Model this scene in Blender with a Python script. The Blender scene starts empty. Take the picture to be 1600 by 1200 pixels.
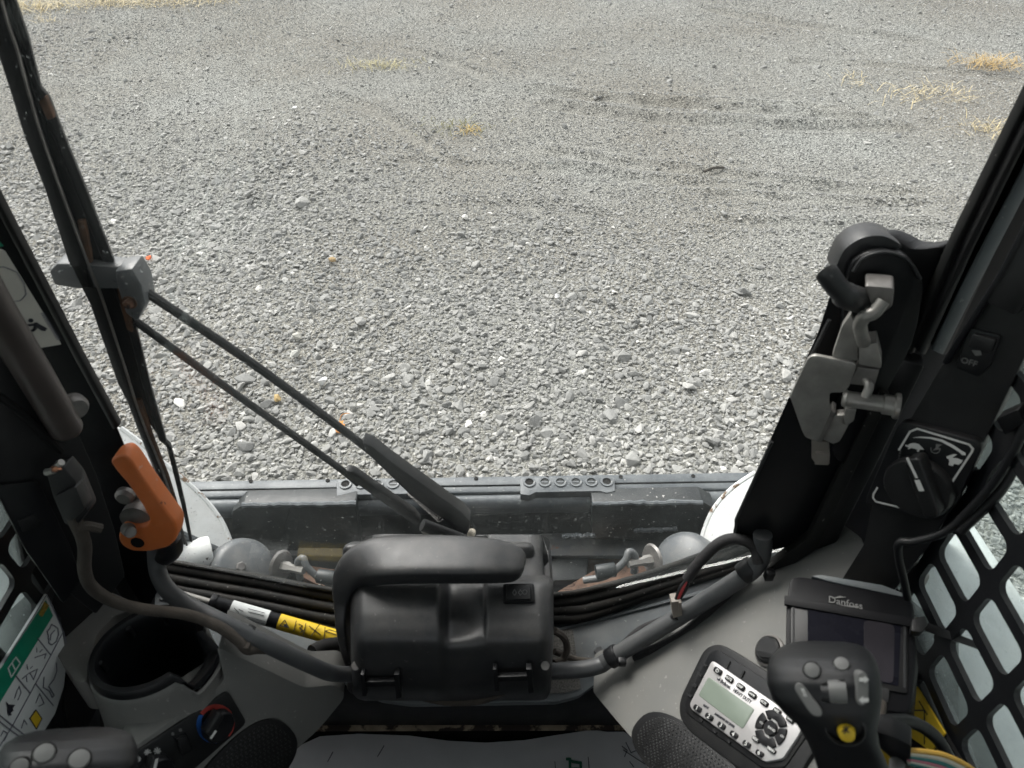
import bpy, bmesh, math, random
import numpy as np
from mathutils import Vector, Matrix
from mathutils.bvhtree import BVHTree

random.seed(7)
rng = np.random.default_rng(7)
R = math.radians
sc = bpy.context.scene
COL = sc.collection

# ------------------------------------------------------------------ camera, sky, sun, exposure
FPX = 1109.0                      # focal length in pixels of the 1600 px wide photograph
PITCH = R(42.0)
CAM = Vector((0.0, 0.0, 1.80))
FWD = Vector((0, math.cos(PITCH), -math.sin(PITCH)))
UPV = Vector((0, math.sin(PITCH), math.cos(PITCH)))
RGT = Vector((1, 0, 0))

cam_data = bpy.data.cameras.new('camera')
cam = bpy.data.objects.new('camera', cam_data)
COL.objects.link(cam)
cam.location = CAM
cam.rotation_euler = (R(90) - PITCH, 0, 0)
cam_data.sensor_width = 36.0
cam_data.lens = 36.0 * FPX / 1600.0
cam_data.clip_start = 0.02
cam_data.clip_end = 600.0
cam_data.dof.use_dof = True
cam_data.dof.focus_distance = 2.1
cam_data.dof.aperture_fstop = 11.0
sc.camera = cam

SUN_EL, SUN_AZ = R(52), R(-35)
world = bpy.data.worlds.new('World')
sc.world = world
world.use_nodes = True
wn = world.node_tree
for n in list(wn.nodes):
    wn.nodes.remove(n)
w_out = wn.nodes.new('ShaderNodeOutputWorld')
w_bg = wn.nodes.new('ShaderNodeBackground')
w_sky = wn.nodes.new('ShaderNodeTexSky')
w_sky.sky_type = 'NISHITA'
w_sky.sun_disc = False
w_sky.sun_elevation = SUN_EL
w_sky.sun_rotation = SUN_AZ
w_sky.dust_density = 4.0
w_hs = wn.nodes.new('ShaderNodeHueSaturation')       # cloud cover takes the blue out of the sky
w_hs.inputs['Saturation'].default_value = 0.12
wn.links.new(w_sky.outputs[0], w_hs.inputs['Color'])
wn.links.new(w_hs.outputs[0], w_bg.inputs['Color'])
w_bg.inputs['Strength'].default_value = 0.15
wn.links.new(w_bg.outputs[0], w_out.inputs['Surface'])

sun_data = bpy.data.lights.new('sun', 'SUN')
sun_data.energy = 1.5
sun_data.angle = R(25)
sun_data.color = (1.0, 0.965, 0.92)
sun = bpy.data.objects.new('sun', sun_data)
COL.objects.link(sun)
sd = Vector((math.sin(SUN_AZ) * math.cos(SUN_EL), math.cos(SUN_AZ) * math.cos(SUN_EL), math.sin(SUN_EL)))
sun.rotation_euler = (-sd).to_track_quat('-Z', 'Y').to_euler()
sun.location = sd * 20

sc.view_settings.view_transform = 'Standard'
sc.view_settings.look = 'None'
sc.view_settings.gamma = 1.0
sc.view_settings.use_curve_mapping = False
sc.view_settings.exposure = 0.95
sc.cycles.use_denoising = True
sc.cycles.max_bounces = 7
sc.cycles.diffuse_bounces = 4
sc.cycles.glossy_bounces = 3
sc.cycles.transparent_max_bounces = 12
sc.cycles.use_adaptive_sampling = True
sc.cycles.adaptive_threshold = 0.03
sc.cycles.sample_clamp_indirect = 6.0

# ------------------------------------------------------------------ from photograph pixels to places
def ray(x, y):
    return FWD + RGT * ((x - 800.0) / FPX) + UPV * ((600.0 - y) / FPX)
def D(x, y, d):
    """the point that a pixel shows when it stands d metres in front of the lens"""
    return CAM + ray(x, y) * d
def onZ(x, y, z):
    r = ray(x, y)
    return CAM + r * ((z - CAM.z) / r.z)

class PL:
    """a flat face of the cab on which details are laid out"""
    def __init__(s, p, n, xd=(1, 0, 0)):
        s.p = Vector(p); s.n = Vector(n).normalized()
        if (CAM - s.p).dot(s.n) < 0: s.n = -s.n
        u = Vector(xd); u = u - s.n * u.dot(s.n)
        s.u = u.normalized(); s.v = s.n.cross(s.u)
    def at(s, x, y, h=0.0):
        r = ray(x, y); p = s.p + s.n * h
        return CAM + r * ((p - CAM).dot(s.n) / r.dot(s.n))
def PL3(a, b, c, xd=(1, 0, 0)):
    a, b, c = D(*a), D(*b), D(*c)
    return PL(a, (b - a).cross(c - a), xd)

# ------------------------------------------------------------------ mesh building
def round_poly(pts, r, k=4):
    if r <= 0: return [Vector(p) for p in pts]
    out = []; n = len(pts)
    for i in range(n):
        p, a, b = Vector(pts[i]), Vector(pts[i - 1]), Vector(pts[(i + 1) % n])
        la, lb = (a - p).length, (b - p).length
        ra, rb = min(r, la * .46), min(r, lb * .46)
        q0 = p + (a - p).normalized() * ra; q2 = p + (b - p).normalized() * rb
        for j in range(k + 1):
            t = j / k
            out.append(q0 * (1 - t) ** 2 + p * 2 * t * (1 - t) + q2 * t * t)
    return out
def arc_px(pix, k=4):
    """closed outline in pixels, rounded through its corners"""
    n = len(pix); out = []
    for i in range(n):
        a, b, c, d = pix[i - 1], pix[i], pix[(i + 1) % n], pix[(i + 2) % n]
        for j in range(k):
            t = j / k
            out.append(tuple(.5 * (2 * b[q] + (c[q] - a[q]) * t + (2 * a[q] - 5 * b[q] + 4 * c[q] - d[q]) * t * t + (3 * b[q] - a[q] - 3 * c[q] + d[q]) * t ** 3) for q in (0, 1)))
    return out
def smooth_path(pts, k=5):
    """Catmull-Rom through the points"""
    P = [Vector(p) for p in pts]
    if len(P) < 3: return P
    Q = [P[0] * 2 - P[1]] + P + [P[-1] * 2 - P[-2]]
    out = []
    for i in range(1, len(Q) - 2):
        a, b, c, d = Q[i - 1], Q[i], Q[i + 1], Q[i + 2]
        for j in range(k):
            t = j / k
            out.append(.5 * ((2 * b) + (c - a) * t + (2 * a - 5 * b + 4 * c - d) * t * t + (3 * b - a - 3 * c + d) * t ** 3))
    out.append(P[-1]); return out

class MB:
    def __init__(s): s.v = []; s.f = []
    def add(s, vs, fs):
        o = len(s.v); s.v += [Vector(v) for v in vs]; s.f += [tuple(i + o for i in f) for f in fs]; return s
    def prism(s, pts, vec):
        n = len(pts); vec = Vector(vec)
        top = [Vector(p) for p in pts]; bot = [p + vec for p in top]
        fs = [tuple(range(n)), tuple(range(2 * n - 1, n - 1, -1))]
        fs += [(i, i + n, (i + 1) % n + n, (i + 1) % n) for i in range(n)]
        return s.add(top + bot, fs)
    def box(s, c, size, ax=None):
        c = Vector(c); X, Y, Z = ax if ax else (Vector((1, 0, 0)), Vector((0, 1, 0)), Vector((0, 0, 1)))
        a, b, d = size[0] / 2, size[1] / 2, size[2] / 2
        p = [c - X * a - Y * b + Z * d, c + X * a - Y * b + Z * d, c + X * a + Y * b + Z * d, c - X * a + Y * b + Z * d]
        return s.prism(p, -Z * 2 * d)
    def tube(s, path, r, n=12, caps=True, flat=None):
        P = [Vector(p) for p in path]; m = len(P)
        rr = r if hasattr(r, '__len__') else [r] * m
        t = [(P[min(i + 1, m - 1)] - P[max(i - 1, 0)]).normalized() for i in range(m)]
        ref = Vector((0, 0, 1)) if abs(t[0].z) < .9 else Vector((1, 0, 0))
        x = (ref - t[0] * ref.dot(t[0])).normalized()
        vs = []
        for i in range(m):
            x = (x - t[i] * x.dot(t[i])).normalized(); y = t[i].cross(x)
            for j in range(n):
                a = 2 * math.pi * j / n
                vs.append(P[i] + (x * math.cos(a) + y * math.sin(a)) * rr[i])
        fs = [(i * n + j, i * n + (j + 1) % n, (i + 1) * n + (j + 1) % n, (i + 1) * n + j) for i in range(m - 1) for j in range(n)]
        if caps: fs += [tuple(range(n - 1, -1, -1)), tuple((m - 1) * n + j for j in range(n))]
        return s.add(vs, fs)
    def lathe(s, prof, o, axis, n=24, xd=None, sq=1.0, caps=True):
        """prof: (radius, height) pairs along the axis"""
        o = Vector(o); a = Vector(axis).normalized()
        ref = Vector(xd) if xd else (Vector((0, 0, 1)) if abs(a.z) < .9 else Vector((1, 0, 0)))
        x = (ref - a * ref.dot(a)).normalized(); y = a.cross(x); vs = []
        for (r, h) in prof:
            for j in range(n):
                t = 2 * math.pi * j / n
                vs.append(o + a * h + (x * math.cos(t) + y * math.sin(t) * sq) * r)
        m = len(prof)
        fs = [(i * n + j, i * n + (j + 1) % n, (i + 1) * n + (j + 1) % n, (i + 1) * n + j) for i in range(m - 1) for j in range(n)]
        if caps: fs += [tuple(range(n - 1, -1, -1)), tuple((m - 1) * n + j for j in range(n))]
        return s.add(vs, fs)
    def hexbolt(s, o, axis, r, h):
        s.lathe([(r * 1.45, 0), (r * 1.45, h * .18)], o, axis, 20)
        s.lathe([(r, h * .18), (r, h * .85), (r * .8, h)], o, axis, 6)
        return s
    def ribbon(s, pl, pix, w, h, t=.0004):
        """flat stroke of width w metres through pixels laid on a face"""
        P = [pl.at(x, y, h) for x, y in pix]
        for i in range(len(P) - 1):
            d = P[i + 1] - P[i]
            if d.length < 1e-6: continue
            d.normalize(); e = pl.n.cross(d) * (w / 2); a = P[i] - d * (w * .3); b = P[i + 1] + d * (w * .3)
            s.prism([a - e, b - e, b + e, a + e], -pl.n * t)
        return s
    def build(s, name, mat, parent=None, bevel=0, seg=2, smooth=True, sharp=38, noshift=False):
        me = bpy.data.meshes.new(name)
        c = Vector((0, 0, 0))
        if s.v and not noshift:
            lo = Vector([min(v[i] for v in s.v) for i in range(3)]); hi = Vector([max(v[i] for v in s.v) for i in range(3)])
            c = (lo + hi) / 2
        bm = bmesh.new()
        bv = [bm.verts.new(v - c) for v in s.v]
        for f in s.f:
            try: bm.faces.new([bv[i] for i in f])
            except ValueError: pass
        bmesh.ops.recalc_face_normals(bm, faces=bm.faces)
        if bevel > 0:
            es = [e for e in bm.edges if len(e.link_faces) == 2 and e.calc_face_angle(0) > R(30)]
            bmesh.ops.bevel(bm, geom=es, offset=bevel, segments=seg, profile=.5, affect='EDGES', clamp_overlap=True)
        for f in bm.faces: f.smooth = smooth
        if smooth:
            for e in bm.edges:
                if len(e.link_faces) == 2 and e.calc_face_angle(0) > R(sharp): e.smooth = False
        bm.to_mesh(me); bm.free()
        return obj(name, me, mat, parent, c)

def obj(name, me, mat, parent=None, loc=(0, 0, 0)):
    if mat is not None:
        me.materials.clear(); me.materials.append(mat)
    o = bpy.data.objects.new(name, me); COL.objects.link(o)
    o.location = Vector(loc)
    if parent is not None: adopt(o, parent)
    return o
def world_loc(o):
    l = Vector(o.location)
    while o.parent is not None:
        o = o.parent; l = l + Vector(o.location)
    return l
def adopt(o, parent):
    """make o a child; nothing above a part is rotated, so locations simply subtract"""
    l = Vector(o.location); o.parent = parent; o.location = l - world_loc(parent)
def tag(o, label=None, cat=None, group=None, kind=None):
    if label: o['label'] = label
    if cat: o['category'] = cat
    if group: o['group'] = group
    if kind: o['kind'] = kind
    return o
def thing(name, label, cat, loc, group=None, kind=None):
    o = bpy.data.objects.new(name, None); COL.objects.link(o)
    o.location = Vector(loc); o.empty_display_size = .02
    return tag(o, label, cat, group, kind)

def plate(name, pl, pix, h0, h1, mat, parent=None, r=0.0, bevel=0.0, seg=2, k=4, skew=(0, 0, 0)):
    pts = round_poly([pl.at(x, y, h1) for x, y in pix], r, k)
    return MB().prism(pts, -pl.n * (h1 - h0) + Vector(skew)).build(name, mat, parent, bevel, seg)
def strokes(name, pl, lines, w, h, mat, parent):
    m = MB()
    for l in lines: m.ribbon(pl, l, w, h)
    return m.build(name, mat, parent, smooth=False)
def blobs(name, pl, polys, h, mat, parent, t=.0005):
    m = MB()
    for p in polys: m.prism([pl.at(x, y, h) for x, y in p], -pl.n * t)
    return m.build(name, mat, parent, smooth=False)
def disc_px(m, pl, x, y, r, h0, h1, n=24, dome=0.0):
    o = pl.at(x, y, h1) - pl.n * h1
    prof = [(r, h0), (r, h1 - min(r * .25, (h1 - h0) * .4)), (r * .88, h1), (r * .4, h1 + dome)] if h1 - h0 > .0015 else [(r, h0), (r, h1)]
    return m.lathe(prof, o, pl.n, n)
def text(name, s, pos, xdir, n, size, mat, parent, align='CENTER', sx=1.0, bold=0.0):
    cu = bpy.data.curves.new(name, 'FONT'); cu.body = s; cu.size = size
    cu.align_x = align; cu.align_y = 'CENTER'; cu.extrude = .0002; cu.resolution_u = 3; cu.offset = bold
    t = bpy.data.objects.new(name, cu)
    me = bpy.data.meshes.new_from_object(t)
    bpy.data.objects.remove(t)
    X = Vector(xdir).normalized(); Nn = Vector(n).normalized(); X = (X - Nn * X.dot(Nn)).normalized(); Yv = Nn.cross(X)
    M = Matrix((X * sx, Yv, Nn)).transposed().to_4x4()
    me.transform(M)
    me.name = name
    return obj(name, me, mat, parent, Vector(pos))
def ptext(name, pl, s, x, y, x1, y1, px_h, mat, parent, h, sx=1.0, align='CENTER', bold=0.0):
    p = pl.at(x, y, h); q = pl.at(x1, y1, h)
    size = px_h * (p - CAM).dot(FWD) / FPX * 1.35
    return text(name, s, p, q - p, pl.n, size, mat, parent, align, sx, bold)

# ------------------------------------------------------------------ materials
def mat(name, col, rough=.5, metal=0.0, var=.12, vs=18., bump=0.0, bs=400., dust=0.0, dustcol=(.30, .27, .23), ds=9.,
        wear=0.0, wearcol=(.22, .085, .035), ws=30., coat=0.0, spec=.5, fleck=0.0):
    m = bpy.data.materials.new(name); m.use_nodes = True
    nt = m.node_tree; N = nt.nodes; L = nt.links
    b = N['Principled BSDF']
    b.inputs['Roughness'].default_value = rough; b.inputs['Metallic'].default_value = metal
    b.inputs['Specular IOR Level'].default_value = spec
    b.inputs['Coat Weight'].default_value = coat
    tc = N.new('ShaderNodeTexCoord')
    def noise(scale, detail=4, rough=.6):
        t = N.new('ShaderNodeTexNoise'); t.inputs['Scale'].default_value = scale
        t.inputs['Detail'].default_value = detail; t.inputs['Roughness'].default_value = rough
        L.new(tc.outputs['Object'], t.inputs['Vector']); return t
    def ramp(src, a, bb):
        r = N.new('ShaderNodeMapRange'); r.inputs['From Min'].default_value = a; r.inputs['From Max'].default_value = bb
        L.new(src, r.inputs['Value']); return r.outputs[0]
    def mix(fac, a, bb):
        x = N.new('ShaderNodeMix'); x.data_type = 'RGBA'
        if isinstance(fac, float): x.inputs['Factor'].default_value = fac
        else: L.new(fac, x.inputs['Factor'])
        for k, v in (('A', a), ('B', bb)):
            if isinstance(v, tuple): x.inputs[k + '_Color' if False else (6 if k == 'A' else 7)].default_value = (*v, 1)
            else: L.new(v, x.inputs[6 if k == 'A' else 7])
        return x.outputs[2]
    lo = tuple(max(0, c * (1 - var)) for c in col); hi = tuple(min(1, c * (1 + var)) for c in col)
    c = mix(ramp(noise(vs).outputs[0], .3, .7), lo, hi)
    rg = None
    if dust > 0:
        dn = noise(ds, 6, .7)
        geo = N.new('ShaderNodeNewGeometry'); sep = N.new('ShaderNodeSeparateXYZ'); L.new(geo.outputs['Normal'], sep.inputs[0])
        up = ramp(sep.outputs[2], -.3, .9)
        mu = N.new('ShaderNodeMath'); mu.operation = 'MULTIPLY'
        L.new(ramp(dn.outputs[0], .35, .75), mu.inputs[0]); L.new(up, mu.inputs[1])
        m2 = N.new('ShaderNodeMath'); m2.operation = 'MULTIPLY'; m2.inputs[1].default_value = dust
        L.new(mu.outputs[0], m2.inputs[0])
        c = mix(m2.outputs[0], c, dustcol)
    if fleck > 0:
        fn = noise(160., 2, .5)
        fk = ramp(fn.outputs[0], .70, .73)
        m4 = N.new('ShaderNodeMath'); m4.operation = 'MULTIPLY'; m4.inputs[1].default_value = fleck
        L.new(fk, m4.inputs[0])
        c = mix(m4.outputs[0], c, (.5, .49, .46))
    if wear > 0:
        wn_ = noise(ws, 5, .65)
        k = ramp(wn_.outputs[0], 1 - wear - .02, 1 - wear + .02)
        c = mix(k, c, wearcol)
    L.new(c, b.inputs['Base Color'])
    rv = N.new('ShaderNodeMapRange'); rv.inputs['To Min'].default_value = max(.03, rough - .08); rv.inputs['To Max'].default_value = min(1, rough + .12)
    L.new(noise(vs * 2.3, 5).outputs[0], rv.inputs['Value']); L.new(rv.outputs[0], b.inputs['Roughness'])
    if bump > 0:
        bn = noise(bs, 3); bp = N.new('ShaderNodeBump'); bp.inputs['Strength'].default_value = bump; bp.inputs['Distance'].default_value = .001
        L.new(bn.outputs[0], bp.inputs['Height']); L.new(bp.outputs[0], b.inputs['Normal'])
    return m

M = {}
M['black'] = mat('black_plastic', (.0085, .009, .010), .42, bump=.25, bs=900, dust=.05, spec=.4)
M['black2'] = mat('black_powdercoat', (.006, .0068, .0085), .36, bump=.15, bs=500, dust=.07, spec=.28)
M['blackmatt'] = mat('black_matt', (.006, .006, .0065), .75, dust=.06, spec=.2)
M['sheen'] = mat('satin_black_plastic', (.019, .0205, .0225), .40, bump=.25, bs=900, dust=.12, ds=30, spec=.6, fleck=.12)
M['soft'] = mat('soft_black_grip', (.010, .0105, .012), .42, bump=.3, bs=1200, var=.2, spec=.5)
M['rubber'] = mat('seal_rubber', (.009, .010, .010), .6, dust=.22, dustcol=(.11, .09, .07), ds=22, fleck=.3, spec=.2)
M['grey'] = mat('grey_console_plastic', (.150, .150, .142), .55, bump=.35, bs=1100, var=.10, vs=7, dust=.30, ds=16, dustcol=(.24, .22, .19), fleck=.25)
M['sill'] = mat('grey_sill_paint', (.105, .120, .128), .45, bump=.1, bs=300, dust=.25, ds=14, fleck=.35)
M['tubegrey'] = mat('grey_tube_paint', (.060, .064, .068), .42, bump=.1, dust=.2, wear=.30, wearcol=(.10, .05, .03), ws=14)
M['bucket'] = mat('grey_bucket_paint', (.085, .098, .108), .42, bump=.5, bs=260, dust=.5, ds=18, dustcol=(.26, .27, .27), wear=.28, wearcol=(.05, .05, .05), ws=60, fleck=.6)
M['bucketdark'] = mat('dark_bucket_paint', (.014, .018, .020), .45, bump=.3, bs=200, dust=.22, ds=18, dustcol=(.14, .14, .13), fleck=.8, wear=.27, wearcol=(.10, .10, .10), ws=35)
M['rust'] = mat('rusty_steel', (.150, .075, .045), .85, bump=.8, bs=180, var=.7, vs=30, dust=.4, wear=.42, wearcol=(.045, .04, .038), ws=24)
M['white'] = mat('white_machine_paint', (.74, .76, .75), .35, bump=.05, var=.05, dust=.35, ds=25, dustcol=(.45, .42, .36), wear=.315, wearcol=(.06, .045, .035), ws=38, fleck=.3)
M['whitechip'] = mat('white_paint_chipped_edge', (.74, .76, .75), .4, var=.05, wear=.41, wearcol=(.20, .13, .08), ws=42)
M['domegrey'] = mat('grey_cap_paint', (.095, .105, .112), .4, dust=.4, ds=20, wear=.31, wearcol=(.20, .075, .03), ws=16, fleck=.5)
M['steel'] = mat('zinc_steel', (.31, .30, .28), .40, metal=.45, var=.2, vs=40, bump=.1, dust=.1, wear=.3, wearcol=(.16, .13, .10), ws=26)
M['steeldark'] = mat('dark_worn_steel', (.20, .19, .18), .42, metal=.5, var=.3, vs=40, wear=.3, wearcol=(.12, .08, .06), ws=40)
M['orange'] = mat('orange_plastic', (.66, .165, .035), .5, bump=.1, var=.10, dust=.5, ds=25, dustcol=(.40, .24, .16), wear=.31, wearcol=(.20, .06, .03), ws=45, fleck=.25)
M['brown'] = mat('dusty_loom', (.042, .035, .029), .8, var=.35, vs=40, bump=.9, bs=500, dust=.5, dustcol=(.16, .13, .10))
M['loom'] = mat('black_braid', (.016, .015, .016), .6, bump=.9, bs=1500, var=.5, vs=300)
M['button'] = mat('grey_rubber_button', (.16, .16, .155), .5, var=.04, bump=.1)
M['silver'] = mat('silver_faceplate', (.62, .60, .59), .32, metal=.55, var=.04, vs=60, bump=.05)
M['lcd'] = mat('lcd_green_grey', (.20, .235, .195), .16, var=.08, vs=20)
M['screen'] = mat('dark_screen', (.007, .007, .011), .25, var=.1, spec=.12)
M['dispcase'] = mat('display_case', (.006, .006, .007), .45, var=.2, spec=.15, bump=.2, bs=900)
M['screenlit'] = mat('screen_panel', (.022, .020, .024), .3, var=.3, vs=8, spec=.15)
M['ink'] = mat('white_print', (.62, .62, .60), .6, var=.05)
M['blackink'] = mat('black_print', (.012, .012, .020), .6, var=.05)
M['greyink'] = mat('grey_print', (.12, .12, .15), .6)
M['sticker'] = mat('white_sticker', (.60, .62, .61), .45, var=.05, dust=.1)
M['oldsticker'] = mat('aged_sticker', (.52, .50, .45), .6, var=.12, dust=.2)
M['green'] = mat('green_print', (.004, .20, .115), .45, var=.12, vs=40)
M['yellow'] = mat('yellow_print', (.70, .47, .02), .5, var=.1, vs=40)
M['red'] = mat('red_print', (.55, .075, .06), .5)
M['blue'] = mat('blue_print', (.02, .12, .42), .5)
M['paper'] = mat('paper_mat', (.78, .78, .79), .8, var=.10, vs=5, bump=.4, bs=14, wear=.24, wearcol=(.20, .19, .19), ws=14)
M['greenprint'] = mat('green_letter', (.03, .13, .08), .7)
M['pad'] = mat('grit_pad', (.115, .11, .10), .9, var=.6, vs=420, bump=1.0, bs=700)
M['tan'] = mat('tan_connector', (.20, .175, .15), .5)
M['wirered'] = mat('red_wire', (.42, .03, .03), .4)
M['wirepink'] = mat('pink_wire', (.55, .16, .22), .4)
M['wirewhite'] = mat('white_wire', (.62, .60, .50), .4)
M['wireyellow'] = mat('amber_wire', (.60, .36, .06), .4)
M['wireteal'] = mat('teal_wire', (.03, .18, .17), .4)
M['worn'] = mat('worn_wood_edge', (.30, .24, .17), .8, var=.4, vs=30, wear=.5, wearcol=(.03, .02, .015), ws=12)
M['copper'] = mat('copper_pin', (.55, .25, .15), .35, metal=.8)

def grille_mat():
    m = bpy.data.materials.new('speaker_mesh'); m.use_nodes = True
    N = m.node_tree.nodes; L = m.node_tree.links; b = N['Principled BSDF']; b.inputs['Roughness'].default_value = .5
    tc = N.new('ShaderNodeTexCoord'); v = N.new('ShaderNodeTexVoronoi'); v.inputs['Scale'].default_value = 260; v.inputs['Randomness'].default_value = 0.0
    L.new(tc.outputs['Object'], v.inputs['Vector'])
    r = N.new('ShaderNodeMapRange'); r.inputs['From Min'].default_value = .28; r.inputs['From Max'].default_value = .36
    L.new(v.outputs['Distance'], r.inputs['Value'])
    mx = N.new('ShaderNodeMix'); mx.data_type = 'RGBA'; mx.inputs[6].default_value = (.05, .05, .05, 1); mx.inputs[7].default_value = (.006, .006, .006, 1)
    L.new(r.outputs[0], mx.inputs[0]); L.new(mx.outputs[2], b.inputs['Base Color'])
    bp = N.new('ShaderNodeBump'); bp.inputs['Distance'].default_value = .001; L.new(r.outputs[0], bp.inputs['Height']); bp.invert = True
    L.new(bp.outputs[0], b.inputs['Normal'])
    return m
M['grille'] = grille_mat()

def glass_mat(name, tint, dirt, dirtcol, scale=6.0, tz=0.0):
    m = bpy.data.materials.new(name); m.use_nodes = True
    N = m.node_tree.nodes; L = m.node_tree.links
    N.remove(N['Principled BSDF']); out = N['Material Output']
    tr = N.new('ShaderNodeBsdfTransparent'); tr.inputs[0].default_value = (*tint, 1)
    gl = N.new('ShaderNodeBsdfGlossy'); gl.inputs['Roughness'].default_value = .02
    lw = N.new('ShaderNodeLayerWeight'); lw.inputs[0].default_value = .5
    pw = N.new('ShaderNodeMath'); pw.operation = 'POWER'; pw.inputs[1].default_value = 5.0; L.new(lw.outputs['Facing'], pw.inputs[0])
    fr = N.new('ShaderNodeMapRange'); fr.inputs['To Min'].default_value = .03; fr.inputs['To Max'].default_value = .9; L.new(pw.outputs[0], fr.inputs['Value'])
    m1 = N.new('ShaderNodeMixShader'); L.new(fr.outputs[0], m1.inputs[0]); L.new(tr.outputs[0], m1.inputs[1]); L.new(gl.outputs[0], m1.inputs[2])
    df = N.new('ShaderNodeBsdfDiffuse'); df.inputs[0].default_value = (*dirtcol, 1)
    tl = N.new('ShaderNodeBsdfTranslucent'); tl.inputs[0].default_value = (*dirtcol, 1)
    ad = N.new('ShaderNodeMixShader'); ad.inputs[0].default_value = .55; L.new(df.outputs[0], ad.inputs[1]); L.new(tl.outputs[0], ad.inputs[2])
    tc = N.new('ShaderNodeTexCoord'); no = N.new('ShaderNodeTexNoise'); no.inputs['Scale'].default_value = scale; no.inputs['Detail'].default_value = 8
    L.new(tc.outputs['Object'], no.inputs['Vector'])
    mr = N.new('ShaderNodeMapRange'); mr.inputs['From Min'].default_value = .3; mr.inputs['From Max'].default_value = .75
    mr.inputs['To Min'].default_value = dirt * .35; mr.inputs['To Max'].default_value = dirt
    L.new(no.outputs[0], mr.inputs['Value'])
    sk = N.new('ShaderNodeTexNoise'); sk.inputs['Scale'].default_value = 260; sk.inputs['Detail'].default_value = 1; L.new(tc.outputs['Object'], sk.inputs['Vector'])
    sr = N.new('ShaderNodeMapRange'); sr.inputs['From Min'].default_value = .735; sr.inputs['From Max'].default_value = .76; sr.inputs['To Max'].default_value = .35; L.new(sk.outputs[0], sr.inputs['Value'])
    mxm = N.new('ShaderNodeMath'); mxm.operation = 'MAXIMUM'; L.new(mr.outputs[0], mxm.inputs[0]); L.new(sr.outputs[0], mxm.inputs[1])
    m2 = N.new('ShaderNodeMixShader'); L.new(mxm.outputs[0], m2.inputs[0]); L.new(m1.outputs[0], m2.inputs[1]); L.new(ad.outputs[0], m2.inputs[2])
    L.new(m2.outputs[0], out.inputs['Surface'])
    return m
M['glass'] = glass_mat('windscreen_glass', (.98, .985, .98), .026, (.55, .60, .58))
M['sideglass'] = glass_mat('dirty_side_glass', (.90, .95, .94), .30, (.62, .70, .68), 14)
# ================================================================== ground, gravel, dry grass
def fbm(x, y, seed, octs=4, f0=1.0):
    g = np.random.default_rng(seed); out = np.zeros_like(x); a = 1.0; f = f0
    for o in range(octs):
        for _ in range(4):
            th = g.uniform(0, 2 * math.pi); ph = g.uniform(0, 2 * math.pi)
            out += a * np.sin((x * math.cos(th) + y * math.sin(th)) * f * 2 * math.pi + ph) / 4
        a *= .55; f *= 1.9
    return out
# wheel tracks pressed into the yard: (points on the ground read off the photograph, depth, width)
TRACKS = []
for pix, amp, w in (
    ([(840, 140), (920, 152), (1080, 165), (1350, 186)], .022, .05), ([(860, 166), (1000, 185), (1180, 196), (1400, 200)], .022, .06),
    ([(1000, 160), (1150, 162), (1300, 172)], .016, .04),
    ([(870, 240), (940, 252), (1080, 268), (1290, 292)], .014, .05), ([(880, 264), (1000, 280), (1150, 290), (1400, 300)], .012, .05),
    ([(1120, 300), (1270, 314), (1430, 318)], .012, .04), ([(1130, 342), (1280, 352), (1450, 352)], .010, .05),
    ([(520, 150), (580, 172), (640, 205), (700, 250)], .010, .06), ([(640, 80), (700, 95), (760, 120)], .010, .06),
    ([(1130, 20), (1250, 40), (1420, 62)], .014, .09), ([(1250, 95), (1400, 102), (1560, 118)], .010, .06),
    ([(640, 250), (800, 262), (950, 275)], .008, .06), ([(700, 320), (800, 318), (900, 330)], .008, .08)):
    P = np.array([[onZ(x, y, 0).x, onZ(x, y, 0).y] for x, y in pix]); TRACKS.append((P, amp, w))
def height(x, y):
    amp_k = 1.25
    h = .018 * fbm(x, y, 3, 4, .22) + .004 * fbm(x, y, 5, 3, 1.1)
    for P, amp, w in TRACKS:
        best = np.full(x.shape, 9.0); sgn = np.zeros(x.shape)
        for a, b in zip(P[:-1], P[1:]):
            d = b - a; L2 = d @ d
            t = np.clip(((x - a[0]) * d[0] + (y - a[1]) * d[1]) / L2, 0, 1)
            dx = x - a[0] - t * d[0]; dy = y - a[1] - t * d[1]
            dd = np.hypot(dx, dy); m = dd < best
            best = np.where(m, dd, best); sgn = np.where(m, np.sign(d[0] * dy - d[1] * dx), sgn)
        s = best * sgn
        h += amp_k * amp * (np.exp(-((s - w) / w) ** 2) - 1.1 * np.exp(-((s + w * .3) / (w * .8)) ** 2))
    return h

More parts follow.
